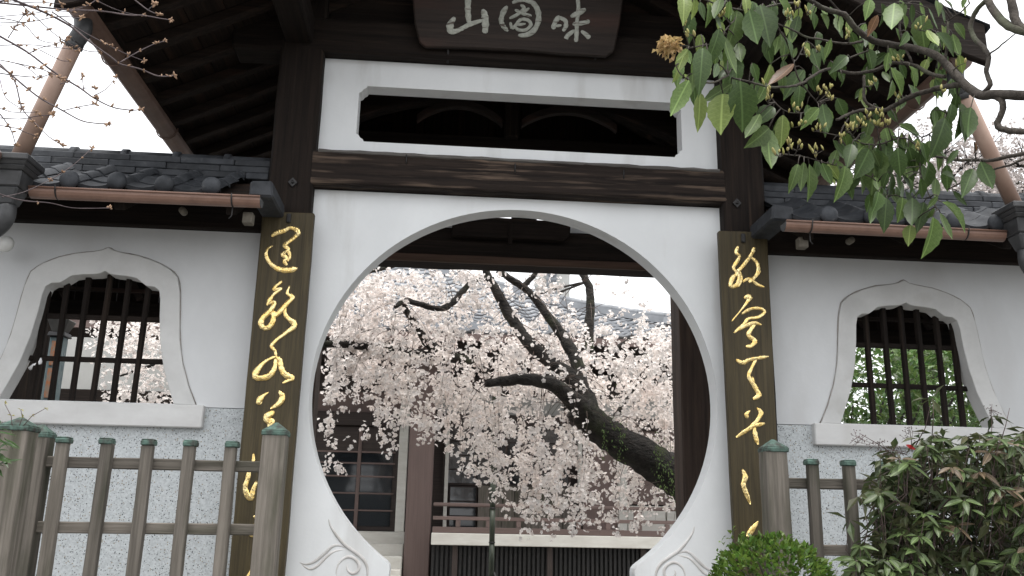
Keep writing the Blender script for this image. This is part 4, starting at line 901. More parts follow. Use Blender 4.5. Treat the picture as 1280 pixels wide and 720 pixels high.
# weeping strands with blossoms strung along them
low = [(405, 600), (418, 485), (445, 505), (462, 548), (476, 556), (490, 560), (505, 540), (524, 552), (545, 556), (560, 566), (575, 590), (597, 606), (612, 590), (630, 652), (650, 640), (662, 668), (676, 652), (692, 672), (712, 600), (735, 640), (750, 668), (775, 640), (800, 655), (820, 650), (840, 640)]
for px, py1 in low + [(rc.uniform(410, 850), None) for _ in range(85)]:
    if py1 is None:
        xs_, ys_ = zip(*low); py1 = float(np.interp(px, xs_, ys_)) - abs(rc.gauss(0, 40))
    py0 = py1 - rc.uniform(70, 150); Y = rc.uniform(3.0, 4.4)
    if px > 730: Y += .9
    dx = rc.uniform(8, 26) if px < 560 else rc.uniform(-10, 10)
    path = [P(px + dx * (1 - s) ** 2 + rc.uniform(-1.5, 1.5), py0 + (py1 - py0) * s, Y) for s in np.linspace(0, 1, 9)]
    TW.tube(path, [.0035 - .0024 * i / 8 for i in range(9)], 4)
    for i in range(26):
        s = rc.random() ** .8; j = min(7, int(s * 8)); q = path[j].lerp(path[j + 1], s * 8 - j)
        if rc.random() < .5: cluster(V, Fc, q + Vector((rc.gauss(0, .015), rc.gauss(0, .015), 0)), rc.randint(2, 6), .03, .015, .021)
# sprays draped over the outer limbs
for li in (7, 11, 12, 9, 6):
    for p in smooth_path(LIMBS[li][1], 7):
        for _ in range(2 if li in (7, 11) else 1):
            if rc.random() < .72: cluster(V, Fc, P(p[0] + rc.gauss(0, 5), p[1] + rc.gauss(1, 5), p[2] - rc.uniform(.08, .22)), rc.randint(4, 8), .045, .015, .022)
# thin twigs through the crown
for _ in range(190):
    s = rc.choice(samples); L_ = rc.uniform(.25, .7); d = Vector((rc.uniform(-1, 1), rc.uniform(-.8, .8), rc.uniform(-.4, .8)))
    pts = [s + d * (L_ * t) + Vector((0, 0, -.5 * L_ * t * t)) for t in np.linspace(0, 1, 6)]
    TW.tube(pts, [.005 - .0036 * i / 5 for i in range(6)], 4)
TW.build('hanging_twigs', M['twig'], ch, kind='stuff')
# sprays to the left, which the left lattice window looks at
for _ in range(620):
    px, py = rc.uniform(95, 225), rc.uniform(395, 510)
    if rc.random() > min(1, max(0, (px - 100 - max(0, py - 420) * .15) / 45)) * (.55 if py > 455 else 1): continue
    cluster(V, Fc, P(px, py, rc.uniform(2.6, 3.6)), rc.randint(3, 6), .04, .014, .021)
def raw(name, V, Fc, m, parent, kind='stuff'):
    mb = MB(); mb.v = V; mb.f = Fc; return mb.build(name, m, parent, kind=kind, smooth=False)
raw('blossoms', V, Fc, M['blossom'], ch)
pts = [(P(500, 440, 3.3)), P(420, 430, 2.9), P(300, 440, 2.9), P(210, 452, 3.0), P(150, 470, 3.0)]
MB().tube([Vector(p) for p in smooth_path(pts, 5)], [.04 - .0016 * i for i in range(21)], 7, jit=.1, rnd=rc).build('limb', M['cherry_bark'], ch)
# moss and green shoots on the trunk
ml = []
for _ in range(330):
    px, py = rc.choice([(768, 533), (835, 580), (826, 590), (843, 592), (776, 542), (822, 568), (756, 546)]); Y = 3.32
    ml.append((P(px + rc.gauss(0, 3), py + rc.gauss(4, 16), Y + rc.uniform(-.08, .1)), (rc.uniform(-1, 1), -1, -1.6)))
leaves_mesh(ml, .026, rc).build('moss_shoots', M['moss'], ch, kind='stuff')

# pole that props the limb
pl = thing('prop_pole', 'dark green jointed pole propping the cherry limb', 'pole', (P(615, 700, 5.6).x, 5.6, .5))
a, b_ = P(615, 690, 5.6), P(619, 472, 5.6); a.z = .5
for i in range(7):
    p, q = a.lerp(b_, i / 7), a.lerp(b_, (i + 1) / 7)
    MB().tube([p + (q - p) * .01, q], .031, 12).build('pole_segment', M['bamboo'], pl)
    MB().tube([q - Vector((0, 0, .008)), q + Vector((0, 0, .008))], .036, 12).build('pole_joint', M['iron'], pl)
MB().tube([a + Vector((.02, 0, .42)), a + Vector((.22, -.1, .0))], .018, 8).build('strut', M['iron'], pl)
MB().box(a.x - .07, a.x + .07, 5.53, 5.67, .502, .62).build('pole_foot', M['iron'], pl, bevel=.01)

# another cherry, over the right wall against the sky
c2 = thing('far_cherry', 'pale cherry crown showing above the right wall', 'tree', (6.2, 7.5, .5))
V, Fc = [], []; TW = MB()
ctr = [P(px, py, Y) for px, py, Y in ((1170, 235, 7.4), (1120, 225, 7.2), (1235, 235, 7.6), (1300, 230, 7.8), (1190, 200, 7.8), (1250, 195, 8), (1140, 180, 7.8), (1090, 250, 7), (1330, 205, 8), (1210, 260, 7.3), (1280, 262, 7.5), (1050, 262, 7.2), (1400, 230, 8), (1130, 275, 7), (1360, 280, 7.5))]
for i, c in enumerate(ctr):
    for _ in range(330 if i != 6 else 90):
        q = c + Vector((rc.gauss(0, .34), rc.gauss(0, .4), rc.gauss(0, .17)))
        cluster(V, Fc, q, rc.randint(2, 5), .06, .020, .03)
    TW.tube([c + Vector((rc.uniform(-.1, .1), 0, -.9)), c + Vector((rc.uniform(-.3, .3), 0, -.3)), c + Vector((rc.uniform(-.5, .5), 0, .2))], [.04, .025, .01], 6)
    for _ in range(18): TW.tube([c + Vector((rc.uniform(-.3, .3), -.3, -.3)), c + Vector((rc.gauss(0, .4), rc.gauss(0, .3), rc.gauss(0, .18)))], [.012, .004], 4)
raw('blossoms', V, Fc, M['blossom_far_shaded'], c2)
TW.build('branches', M['cherry_bark'], c2, kind='stuff')
MB().tube([(6.2, 7.5, .5), (6.15, 7.5, 1.8), (6.3, 7.5, 3.0), (6.0, 7.5, 4.2)], [.24, .2, .16, .1], 10, jit=.08, rnd=rc).build('trunk', M['cherry_bark'], c2)
for c in ctr[::3]: MB().tube([(6.2, 7.5, 3.2), (Vector((6.2, 7.5, 3.4)) + c) / 2 + Vector((0, 0, .1)), c + Vector((0, 0, -.3))], [.12, .08, .04], 8, jit=.08, rnd=rc).build('limb', M['cherry_bark'], c2)

# evergreen shrub behind the right lattice window
es = thing('broadleaf_shrub', 'glossy green shrub behind the right lattice window', 'shrub', (2.75, 2.7, .95))
lv = []
for k in range(150):
    c = P(rc.uniform(1045, 1250), rc.uniform(425, 550), rc.uniform(2.1, 4.2))
    if rc.random() < .12: continue
    for _ in range(48):
        d = Vector((rc.gauss(0, 1), rc.gauss(0, 1), rc.gauss(0, 1))); lv.append((c + d * .085, d + Vector((0, 0, .3))))
leaves_mesh(lv, .07, rc, asp=.5).build('foliage', M['shrub_leaf'], es, kind='stuff')
for k in range(8):
    c = P(rc.uniform(1060, 1235), rc.uniform(430, 520), rc.uniform(2.2, 2.9))
    MB().tube([(2.75 + rc.uniform(-.1, .1), 2.7, .95), (Vector((2.75, 2.7, .95)) + c) / 2 + Vector((0, 0, -.1)), c], [.03, .02, .006], 6, jit=.1, rnd=rc).build('stem', M['cherry_bark'], es)

# lantern-headed post behind the left lattice window
lp = thing('capped_post', 'slim grey post with pale cap and orange strips behind the left window', 'post', (P(70, 450, 1.4).x, 1.4, .95))
a, b_ = P(62, 505, 1.4), P(74, 422, 1.4)
x0, z0 = (a.x + b_.x) / 2, b_.z
MB().box(x0 - .043, x0 + .043, 1.36, 1.44, .954, z0).build('shaft', M['tealgrey'], lp, bevel=.006)
for za, zb in ((z0 - .19, z0 - .03), (z0 - .40, z0 - .21)): MB().box(x0 - .022, x0 + .020, 1.354, 1.3595, za, zb).build('orange_strip', M['orange'], lp)
MB().box(x0 - .022, x0 + .020, 1.354, 1.3595, z0 - .62, z0 - .44).build('orange_strip', M['orange'], lp)
MB().frustum(x0, 1.4, z0 + .001, z0 + .03, .115, .115, .105, .105).build('collar', M['lead'], lp, bevel=.004)
MB().frustum(x0, 1.4, z0 + .031, z0 + .115, .075, .075, .14, .14).build('flared_cap', M['stone'], lp, bevel=.006)

# dark timber shed wall and pale wall behind that window
sw = thing('side_corridor', 'dark timber corridor behind the left lattice window', 'building', (-3.4, 2.6, .95))
MB().box(-3.46, -3.13, 1.75, 1.95, .95, 3.2).build('corner_post', M['darkZ'], sw, bevel=.01)
MB().box(-4.6, -3.47, 1.8, 1.9, .95, 3.2).build('plank_wall', M['darkZ'], sw)
MB().bar((-4.6, 1.85, 3.30), (-2.2, 1.85, 3.30), .12, .2, 6, .002, rnd=rc).build('lintel', M['darkX'], sw, bevel=.01)
MB().box(-4.9, -3.0, 4.4, 4.5, .5, 3.15).build('pale_panel', M['hall_plaster'], sw)
MB().box(-4.9, -3.0, 4.36, 4.398, 2.5, 2.63).build('panel_rail', M['darkX'], sw)

# ------------------------------------------------------------------ evergreen tree leaning in from the right
re_ = random.Random(14)
ev = thing('evergreen_tree', 'evergreen tree whose leafy branches hang in before the gate eave', 'tree', (1.75, -2.35, 0))
def EYd(px): return -2.35 + .22 * math.sin(px * .013)
EB = [([(1330, 122), (1280, 119), (1245, 118), (1225, 119), (1205, 105), (1186, 84), (1175, 73), (1150, 62), (1127, 58), (1092, 51), (1070, 36), (1055, 18), (1035, 13), (1018, 4), (1000, -8)], 15, 6),
      ([(1206, 106), (1192, 107), (1170, 111), (1140, 120), (1122, 130), (1105, 138), (1092, 137), (1075, 138), (1058, 144), (1046, 150)], 9, 4),
      ([(1104, 138), (1086, 131), (1080, 122), (1080, 108), (1080, 94)], 5, 4),
      ([(1182, 96), (1165, 93), (1145, 83), (1130, 79), (1112, 80), (1090, 89), (1062, 91), (1040, 86), (1025, 90), (1012, 98), (1000, 105), (980, 109), (958, 108), (940, 103), (925, 100), (915, 97)], 6, 2.5),
      ([(1330, 50), (1280, 39), (1256, 29), (1241, 12), (1232, -8)], 15, 10),
      ([(1262, -10), (1266, 10), (1272, 30), (1290, 45)], 13, 12),
      ([(1226, 118), (1238, 106), (1233, 90), (1236, 72), (1230, 60), (1220, 50), (1213, 34), (1220, 14), (1232, 2)], 7, 7),
      ([(1242, 118), (1253, 128), (1252, 142), (1247, 156), (1258, 163), (1285, 165), (1330, 168)], 9, 9),
      ([(1237, 68), (1252, 56), (1268, 43)], 3, 2),
      ([(1330, 186), (1280, 192), (1240, 200), (1220, 200), (1197, 200), (1180, 197), (1167, 195), (1152, 189)], 6, 3),
      ([(1320, 190), (1285, 197), (1262, 207), (1247, 210), (1225, 219), (1205, 226), (1185, 237)], 4, 2),
      ([(1079, 52), (1064, 54), (1050, 54), (1028, 50), (1008, 46), (990, 37), (971, 29)], 4, 2.5),
      ([(910, 94), (895, 102), (880, 104), (867, 104), (850, 92), (845, 82)], 3, 1.6),
      ([(862, 60), (876, 57), (890, 54), (905, 40), (920, 22)], 2.2, 1.6),
      ([(970, 30), (985, 55), (992, 78), (998, 98), (1010, 115), (1022, 128)], 2.6, 2),
      ([(1020, 60), (1008, 52), (1000, 68), (994, 76)], 2, 1.5),
      ([(1040, 86), (1062, 72), (1085, 64)], 3, 2.4), ([(1140, 78), (1128, 50), (1124, 30), (1130, 5)], 4, 3), ([(1182, 74), (1184, 50), (1185, 26)], 4, 3.2), ([(1176, 60), (1172, 45), (1168, 40)], 2, 2),
      ([(1185, 26), (1200, 16), (1212, 4)], 2.5, 2), ([(1060, 148), (1050, 170), (1062, 190), (1066, 206), (1050, 210)], 2.5, 1.6), ([(1058, 162), (1075, 178), (1100, 180), (1130, 172), (1152, 189)], 2.4, 2),
      ([(975, 192), (1000, 195), (1020, 200), (1045, 207)], 2, 1.6), ([(1152, 172), (1165, 165), (1176, 155), (1184, 142)], 2.2, 1.6), ([(958, 108), (968, 128), (985, 140), (1005, 141)], 2, 1.6),
      ([(1152, 189), (1150, 215), (1160, 240), (1172, 262)], 2.6, 1.6), ([(1050, 208), (1090, 222), (1110, 245)], 2.0, 1.5), ([(940, 15), (905, 8), (870, -4)], 3, 2), ([(1000, 4), (970, 6), (940, 15)], 3.5, 3), ([(1055, 18), (1040, 4), (1030, -6)], 3, 3)]
SM = []
for pts, w0, w1 in EB:
    pp = smooth_path([(x, y, w0 + (w1 - w0) * i / (len(pts) - 1)) for i, (x, y) in enumerate(pts)], 4)
    W = []; Rr = []
    for x, y, w_ in pp:
        Y = EYd(x); k = pxm(Y); W.append(P(x + re_.uniform(-.5, .5), y + re_.uniform(-.5, .5), Y)); Rr.append(w_ * k * .5)
        SM.append((x, y))
    MB().tube(W, Rr, 9 if w0 > 5 else 6, jit=.10, rnd=re_).build('branch' if w0 > 3.4 else 'twig', M['green_bark'], ev)
# trunk just outside the picture that carries the branches
MB().tube([(1.78, -2.3, 0), (1.72, -2.32, .8), (1.80, -2.3, 1.6), (1.70, -2.3, 2.3), (1.62, -2.3, 3.3)], [.13, .11, .095, .08, .02], 12, jit=.06, rnd=re_).build('trunk', M['green_bark'], ev)
for q in ((2.3, -2.0, 4.0), (1.2, -2.9, 4.3), (2.2, -2.8, 3.9), (1.5, -1.9, 4.6)):
    q = Vector(q); MB().tube([(1.66, -2.3, 2.6), Vector((1.66, -2.3, 2.95)).lerp(q, .4), q], [.05, .035, .008], 9, jit=.08, rnd=re_).build('branch', M['green_bark'], ev)
for x, y, w_, zt in ((1330, 122, .013, 2.15), (1330, 50, .013, 2.35), (1330, 168, .009, 2.0), (1330, 186, .006, 1.95)):
    p = P(x, y, EYd(x)); MB().tube([p + Vector((-.01, 0, 0)), (p + Vector((1.74, -2.3, zt))) / 2 + Vector((0, 0, .02)), (1.74, -2.3, zt - .1)], [w_, w_ * 1.3, w_ * 1.8], 9, jit=.06, rnd=re_).build('branch', M['green_bark'], ev)
def leaf_mesh(nm, L_, wd, fold, curl, teeth, m, seed):
    """pointed leaf hanging down -Z from its stalk, midrib fold and a wavy, toothed edge"""
    r_ = random.Random(seed); n = 12; V = []; Fc = []
    for i in range(n):
        t = i / (n - 1); w_ = wd * (math.sin(math.pi * t ** .86) ** .95) * (1 + (teeth if i % 2 else -teeth)) if 0 < i < n - 1 else 0
        y = curl * (t * t) * L_; z = -t * L_
        wv = .05 * math.sin(t * 9 + seed) * wd
        if w_ == 0: V.append((0, y, z))
        else: V += [(-w_, y - fold * w_ + wv, z + .01 * L_), (0, y, z), (w_, y - fold * w_ - wv, z + .01 * L_)]
    idx = lambda i: 0 if i == 0 else (len(V) - 1 if i == n - 1 else 1 + 3 * (i - 1))
    for i in range(n - 1):
        if i == 0: Fc += [(0, 1, 2), (0, 2, 3)]
        elif i == n - 2: a = idx(i); Fc += [(a, len(V) - 1, a + 1), (a + 1, len(V) - 1, a + 2)]
        else: a, b_ = idx(i), idx(i + 1); Fc += [(a, b_, b_ + 1, a + 1), (a + 1, b_ + 1, b_ + 2, a + 2)]
    me = bpy.data.meshes.new(nm); me.from_pydata(V, [], Fc); me.update(); me.materials.append(m)
    me.polygons.foreach_set('use_smooth', [True] * len(me.polygons)); return me
LM = [[leaf_mesh('leaf', 1, .19 + .02 * v, .3 + .15 * v, (-.18, .14, .3)[v], .05, LEAFM[k], v * 3 + k) for v in range(3)] for k in range(4)]
# measured leaves: stalk and tip in crops of the photograph
S4 = [((800, 0), 4, [(245, 400, 150, 580, 1, 1), (330, 230, 262, 400, 1, .8), (312, 240, 305, 425, 0, .8), (455, 420, 318, 515, 1, .9), (415, 468, 398, 640, 2, 1.35), (500, 405, 525, 630, 0, 1.25), (578, 392, 582, 508, 0, 1.2), (300, 460, 296, 645, 2, .8), (485, 50, 470, 232, 1, 1), (545, 50, 590, 222, 0, 1.3), (600, 25, 655, 205, 0, 1.15), (395, 145, 358, 312, 0, .9), (420, 180, 452, 370, 0, .8), (480, 270, 482, 432, 0, .8), (668, 535, 585, 605, 0, 1.2), (600, 570, 530, 700, 1, 1), (715, 575, 705, 725, 2, 1), (645, 640, 565, 722, 1, 1.1), (770, 318, 655, 440, 3, .9), (820, 348, 722, 475, 0, 1), (800, 430, 790, 530, 0, 1), (895, 538, 818, 625, 1, 1), (930, 530, 940, 650, 0, 1.1), (690, -10, 770, 105, 1, 1.1), (405, -15, 380, 105, 1, .9), (272, -15, 268, 92, 2, 1.2), (218, -20, 226, 80, 2, .9), (390, 318, 352, 395, 0, .8), (430, 350, 398, 392, 2, .9), (340, 20, 350, 120, 1, .9), (370, 60, 388, 150, 1, .8), (450, 5, 440, 90, 1, .9), (525, -10, 540, 60, 2, .9), (240, 245, 190, 310, 2, .7), (300, 10, 320, 90, 0, .8), (630, 420, 600, 500, 1, .9), (560, 500, 585, 590, 1, .8)]),
      ((1020, 0), 4, [(272, -5, 252, 85, 1, 1), (325, 15, 345, 120, 1, 1), (392, 15, 375, 165, 1, 1.1), (438, 70, 455, 145, 1, 1), (522, 78, 540, 235, 1, 1.1), (562, 40, 585, 145, 0, 1.1), (640, -5, 690, 40, 2, 1.2), (600, 165, 705, 250, 1, 1), (555, 150, 600, 242, 2, 1), (308, 75, 262, 172, 3, .9), (155, 280, 88, 342, 0, 1), (75, 195, 50, 295, 0, .9), (355, 265, 238, 345, 0, .8), (128, 370, 142, 430, 0, 1), (385, 250, 425, 305, 1, 1.2), (372, 335, 440, 455, 1, 1), (465, 330, 515, 415, 1, .8), (32, 520, 52, 655, 0, 1.1), (105, 490, 150, 585, 0, 1.2), (605, 530, 588, 622, 0, 1.1), (645, 585, 618, 725, 0, 1.2), (705, 465, 690, 565, 0, 1), (715, 510, 742, 665, 0, 1), (775, 535, 738, 695, 0, 1.05), (412, 625, 535, 672, 1, .7), (715, 275, 735, 362, 2, 1), (480, 20, 470, 110, 0, 1), (420, 0, 445, 80, 1, 1), (750, -10, 730, 30, 2, 1), (200, 220, 230, 300, 0, 1), (460, 160, 430, 220, 0, .9), (345, 640, 370, 730, 1, 1), (520, 10, 530, 90, 1, .9), (600, 0, 620, 70, 1, 1)]),
      ((960, 140), 4, [(80, 15, 30, 180, 1, 1), (0, 80, -5, 290, 1, 1), (255, -20, 168, 75, 1, .9), (278, -5, 300, 95, 0, 1), (325, 140, 388, 245, 0, 1.1), (205, 258, 218, 432, 1, 1.1), (242, 240, 238, 335, 0, 1), (270, 255, 308, 355, 0, 1.2), (335, 235, 360, 335, 0, 1.1), (385, 270, 372, 415, 1, .9), (525, 125, 430, 215, 1, .9), (505, 185, 450, 320, 0, 1.2), (548, 195, 512, 365, 1, 1.3), (590, 145, 592, 305, 0, 1.1), (648, 178, 662, 318, 0, 1.2), (702, 175, 745, 310, 0, .9), (690, 258, 692, 345, 2, 1.1), (760, 195, 762, 275, 0, 1.1), (805, 245, 788, 408, 0, 1.15), (650, 300, 640, 400, 0, .9), (615, 300, 618, 405, 0, 1), (552, 398, 548, 485, 0, 1.2), (532, 465, 508, 560, 0, .9), (592, 430, 582, 588, 1, 1), (672, 428, 672, 525, 1, 1.2), (722, 428, 722, 575, 0, 1.15), (712, 565, 702, 655, 2, 1.2), (825, 525, 822, 705, 1, 1.05), (862, 505, 895, 635, 1, 1.2), (780, 450, 752, 585, 0, .9), (870, 450, 1010, 560, 1, .8), (925, 395, 980, 465, 0, .8), (1025, 285, 980, 405, 0, .9), (868, 308, 965, 340, 0, .9), (1062, 248, 1118, 380, 0, 1.3), (885, 30, 835, 215, 0, 1.15), (655, 75, 775, 115, 0, .7), (832, -10, 828, 65, 0, 1.2), (965, -10, 1000, 140, 0, 1.1), (950, 190, 900, 250, 0, .7), (850, 420, 800, 480, 0, .9), (420, 160, 400, 260, 0, 1), (570, 380, 600, 460, 0, 1), (620, 120, 700, 200, 0, 1), (770, 150, 800, 240, 0, 1), (150, 260, 118, 380, 1, .8), (180, 250, 160, 390, 1, .9), (460, 300, 400, 400, 0, .9), (700, 330, 730, 400, 0, .9), (840, 330, 820, 440, 1, .9), (760, 330, 780, 430, 0, 1), (1030, 150, 1050, 200, 3, .7), (520, 480, 540, 540, 0, 1), (600, 300, 570, 380, 0, 1)])]
TWG = MB(); k_ = 0
for (ox, oy), sc, Ls in S4:
    for x0, y0, x1, y1, kd, wf in Ls:
        a_ = (ox + x0 / sc, oy + y0 / sc); b_ = (ox + x1 / sc, oy + y1 / sc)
        Y = EYd(a_[0]) + re_.uniform(-.10, .06); A_ = P(*a_, Y); B_ = P(*b_, Y + re_.uniform(-.03, .03))
        d = B_ - A_; L_ = d.length; zc = -d.normalized(); face = Vector((re_.uniform(-.7, .7), -1, re_.uniform(-.1, .6)))
        yc = (-face - zc * (-face).dot(zc)).normalized(); xc = yc.cross(zc)
        q = Matrix((xc, yc, zc)).transposed().to_quaternion()
        kd2 = kd if re_.random() < .8 or kd == 3 else re_.choice((0, 1))
        link('leaf', LM[kd2][k_ % 3], A_, ev, q, (L_ * wf * 1.12, L_ * 1.08, L_ * 1.08)); k_ += 1
        sx_, sy_ = min(SM, key=lambda s: (s[0] - a_[0]) ** 2 + (s[1] - a_[1] + 4) ** 2)
        if math.hypot(sx_ - a_[0], sy_ - a_[1]) < 70:
            S_ = P(sx_, sy_, EYd(sx_)); TWG.tube([S_, (S_ + A_) / 2 + Vector((0, 0, .006)), A_], [.0022, .0016, .0014], 5)
# smaller leaves back along the twigs
for i_ in range(185):
    if i_ < 80:
        px, py = re_.uniform(1035, 1190), re_.uniform(165, 262)
        if py > 215 + 30 * math.sin((px - 1035) * .02): continue
    elif i_ < 125: px, py = re_.uniform(852, 985), re_.uniform(-12, 95)
    else: px, py = re_.uniform(985, 1200), re_.uniform(-12, 150)
    if i_ >= 80 and min((s[0] - px) ** 2 + (s[1] - py) ** 2 for s in SM) > 30 ** 2: continue
    Y = EYd(px) + re_.uniform(-.02, .2); A_ = P(px, py, Y); L_ = re_.uniform(.05, .085)
    zc = Vector((re_.uniform(-.4, .4), re_.uniform(-.3, .3), 1)).normalized(); yc = Vector((re_.uniform(-.8, .8), 1, re_.uniform(-.3, .2))); yc = (yc - zc * yc.dot(zc)).normalized()
    link('leaf', LM[re_.choice((0, 0, 0, 1, 1, 2))][k_ % 3], A_, ev, Matrix((yc.cross(zc), yc, zc)).transposed().to_quaternion(), (L_, L_, L_)); k_ += 1
    s = min(SM, key=lambda s: (s[0] - px) ** 2 + (s[1] - py + 4) ** 2); S_ = P(s[0], s[1], EYd(s[0])); TWG.tube([S_, (S_ + A_) / 2 + Vector((0, 0, .006)), A_], [.0022, .0016, .0014], 5)
for _ in range(60):
    x, y = re_.choice(SM)
    if x > 1215 or x < 840: continue
    Y = EYd(x) + re_.uniform(.0, .2); A_ = P(x + re_.uniform(-8, 8), y + re_.uniform(-2, 8), Y); L_ = re_.uniform(.035, .065)
    zc = Vector((re_.uniform(-.6, .6), re_.uniform(-.4, .4), 1)).normalized(); yc = Vector((re_.uniform(-.7, .7), 1, 0)); yc = (yc - zc * yc.dot(zc)).normalized()
    link('leaf', LM[re_.choice((0, 0, 1, 1, 2))][k_ % 3], A_, ev, Matrix((yc.cross(zc), yc, zc)).transposed().to_quaternion(), (L_, L_, L_)); k_ += 1
# clusters of young buds
def bud(mb, p, d, L_, r):
    d = d.normalized(); mb.tube([p, p + d * L_ * .35, p + d * L_ * .7, p + d * L_], [r * .35, r, r * .8, r * .1], 5)
BC = [(905, 12, 4), (1062, 40, 4), (1150, 30, 4), (1128, 70, 4), (1090, 100, 5), (1020, 185, 6), (1005, 60, 4), (985, 15, 5), (1178, 110, 3), (994, 5, 5), (854, 27, 3), (1021, 58, 3), (1024, 112, 4), (1042, 116, 5), (996, 133, 5), (1021, 156, 6), (996, 180, 6), (1058, 158, 9), (1096, 152, 11), (1073, 152, 10), (1123, 118, 3), (1199, 74, 2), (960, 121, 4), (1010, 8, 4), (866, 36, 3), (985, 178, 5), (1048, 170, 5), (1110, 150, 7), (1085, 142, 6), (962, 107, 3), (1035, 108, 4), (1000, 150, 4), (975, 188, 5), (1150, 182, 4), (1104, 140, 5)]
BM = MB()
for x, y, n in BC:
    Y = EYd(x) - .05; c = P(x, y + 8, Y); s = min(SM, key=lambda s: (s[0] - x) ** 2 + (s[1] - y - 10) ** 2)
    S_ = P(s[0], s[1], EYd(s[0])); TWG.tube([S_, (S_ + c) / 2, c], [.0022, .0018, .0014], 5)
    for _ in range(n):
        d = Vector((re_.uniform(-.55, .55), re_.uniform(-.5, .3), 1)); q = c + Vector((re_.gauss(0, .008), re_.gauss(0, .008), re_.gauss(0, .006)))
        L2 = re_.uniform(.008, .026); TWG.tube([c, q + d.normalized() * L2 * .5], [.001, .0009], 4)
        bud(BM, q + d.normalized() * L2 * .5, d, re_.uniform(.012, .022), re_.uniform(.0028, .0046))
BM.build('young_buds', M['young_bud'], ev, kind='stuff')
DM = []
c = P(836, 58, EYd(836))
for _ in range(190): 
    d = Vector((re_.gauss(0, 1), re_.gauss(0, 1), re_.gauss(0, 1))); DM.append((c + Vector((d.x * .011, d.y * .011, d.z * .008)), d))
leaves_mesh(DM, .0125, re_, asp=.85, jitter=.9).build('dry_flower_head', M['dry_flower'], ev, kind='stuff')
c2_ = P(860, 57, EYd(860)); TWG.tube([c2_, c], [.0018, .0014], 5)
TWG.build('leaf_stalks', M['green_bark'], ev, kind='stuff')

# ------------------------------------------------------------------ bare budding tree on the left
rb = random.Random(8)
bt = thing('budding_tree', 'bare thin twigs with brown buds reaching in at the upper left', 'tree', (-2.1, -2.3, 0))
TT = [([(-60, 8), (150, 30), (350, 50), (500, 55), (640, 75), (720, 78), (800, 92), (855, 100)], 3.2), ([(-60, -50), (120, 20), (240, 70), (350, 130), (450, 210), (560, 290), (600, 320), (700, 345), (790, 380), (870, 378)], 3.6),
      ([(600, 312), (680, 265), (760, 225), (825, 205)], 2), ([(-60, 150), (60, 215), (150, 270), (270, 360), (400, 440), (470, 490), (560, 535), (650, 550), (705, 548)], 3), ([(-60, 290), (40, 360), (110, 420), (200, 490), (300, 545), (400, 600), (470, 615), (540, 618)], 2.8),
      ([(-20, 300), (70, 400), (110, 540), (170, 610), (240, 680), (310, 726)], 2.2), ([(470, 478), (530, 445), (580, 385)], 1.7), ([(420, 450), (415, 420), (408, 375)], 1.6), ([(415, 440), (475, 440)], 1.5), ([(310, 555), (390, 535), (475, 520)], 1.5),
      ([(440, -20), (560, 40), (660, 70), (720, 75)], 2), ([(650, -20), (740, 50), (800, 75)], 2), ([(740, 50), (775, 20)], 1.5), ([(260, 60), (400, 150), (520, 215), (620, 265), (720, 305)], 2), ([(-40, 85), (110, 115), (190, 195), (280, 215), (340, 190)], 1.8),
      ([(-40, 360), (100, 380), (200, 385), (250, 370)], 1.7), ([(-40, 525), (60, 560), (180, 560)], 1.7), ([(0, 400), (30, 490), (110, 545)], 1.5), ([(140, 270), (200, 240), (280, 220)], 1.6), ([(40, 190), (90, 115), (130, 60)], 1.6), ([(-30, 128), (60, 130), (110, 120)], 1.5),
      ([(-20, 545), (50, 640), (80, 730)], 1.7), ([(-40, 20), (100, -20), (200, -40)], 3), ([(60, -20), (160, 70), (300, 190), (420, 250), (500, 260)], 1.6), ([(340, 60), (430, 30), (480, 0)], 1.6), ([(0, 300), (120, 330), (200, 390)], 1.4), ([(200, 250), (300, 300), (345, 305)], 1.5), ([(300, 420), (350, 405), (310, 395)], 1.3), ([(-30, 960 - 0), (100, 1000), (250, 1015), (370, 1040), (548, 1040)], 2), ([(250, 900), (360, 830), (460, 740)], 1.6), ([(10, 985), (120, 960), (250, 900)], 1.6)]
BUD = MB()
for _ in range(7):
    y0 = rb.uniform(-40, 620); x1 = rb.uniform(120, 420); dy = rb.uniform(-40, 120)
    TT.append(([(-60, y0), (x1 * .35, y0 + dy * .3 + rb.uniform(-15, 15)), (x1 * .7, y0 + dy * .7 + rb.uniform(-15, 15)), (x1, y0 + dy)], rb.uniform(1.1, 1.5)))
for pts, w_ in TT:
    pp = smooth_path([(x / 4, y / 4) for x, y in pts], 5); n = len(pp); Y0_ = -2.3 + rb.uniform(-.25, .2); Y1_ = Y0_ + rb.uniform(-.15, .35)
    W = [P(p[0], p[1], Y0_ + (Y1_ - Y0_) * i / (n - 1)) for i, p in enumerate(pp)]
    MB().tube(W, [max(.0011, w_ * .00092 * (1 - .55 * i / (n - 1))) for i in range(n)], 6, jit=.12, rnd=rb).build('twig', M['bare_twig'], bt)
    def cl_(p, k):
        for _ in range(k):
            d = Vector((rb.gauss(.3, 1), rb.gauss(0, .6), rb.gauss(.2, .8))); bud(BUD, p, d, rb.uniform(.006, .013), rb.uniform(.0018, .003))
    cl_(W[-1], 7)
    for i in range(3, n - 2):
        if rb.random() < .22: cl_(W[i], rb.randint(1, 4))
BUD.build('buds', M['bud'], bt, kind='stuff')
MB().tube([(-2.15, -2.3, 0), (-2.1, -2.32, 1.0), (-2.02, -2.3, 2.0), (-2.1, -2.3, 3.4)], [.09, .075, .05, .008], 10, jit=.07, rnd=rb).build('trunk', M['green_bark'], bt)
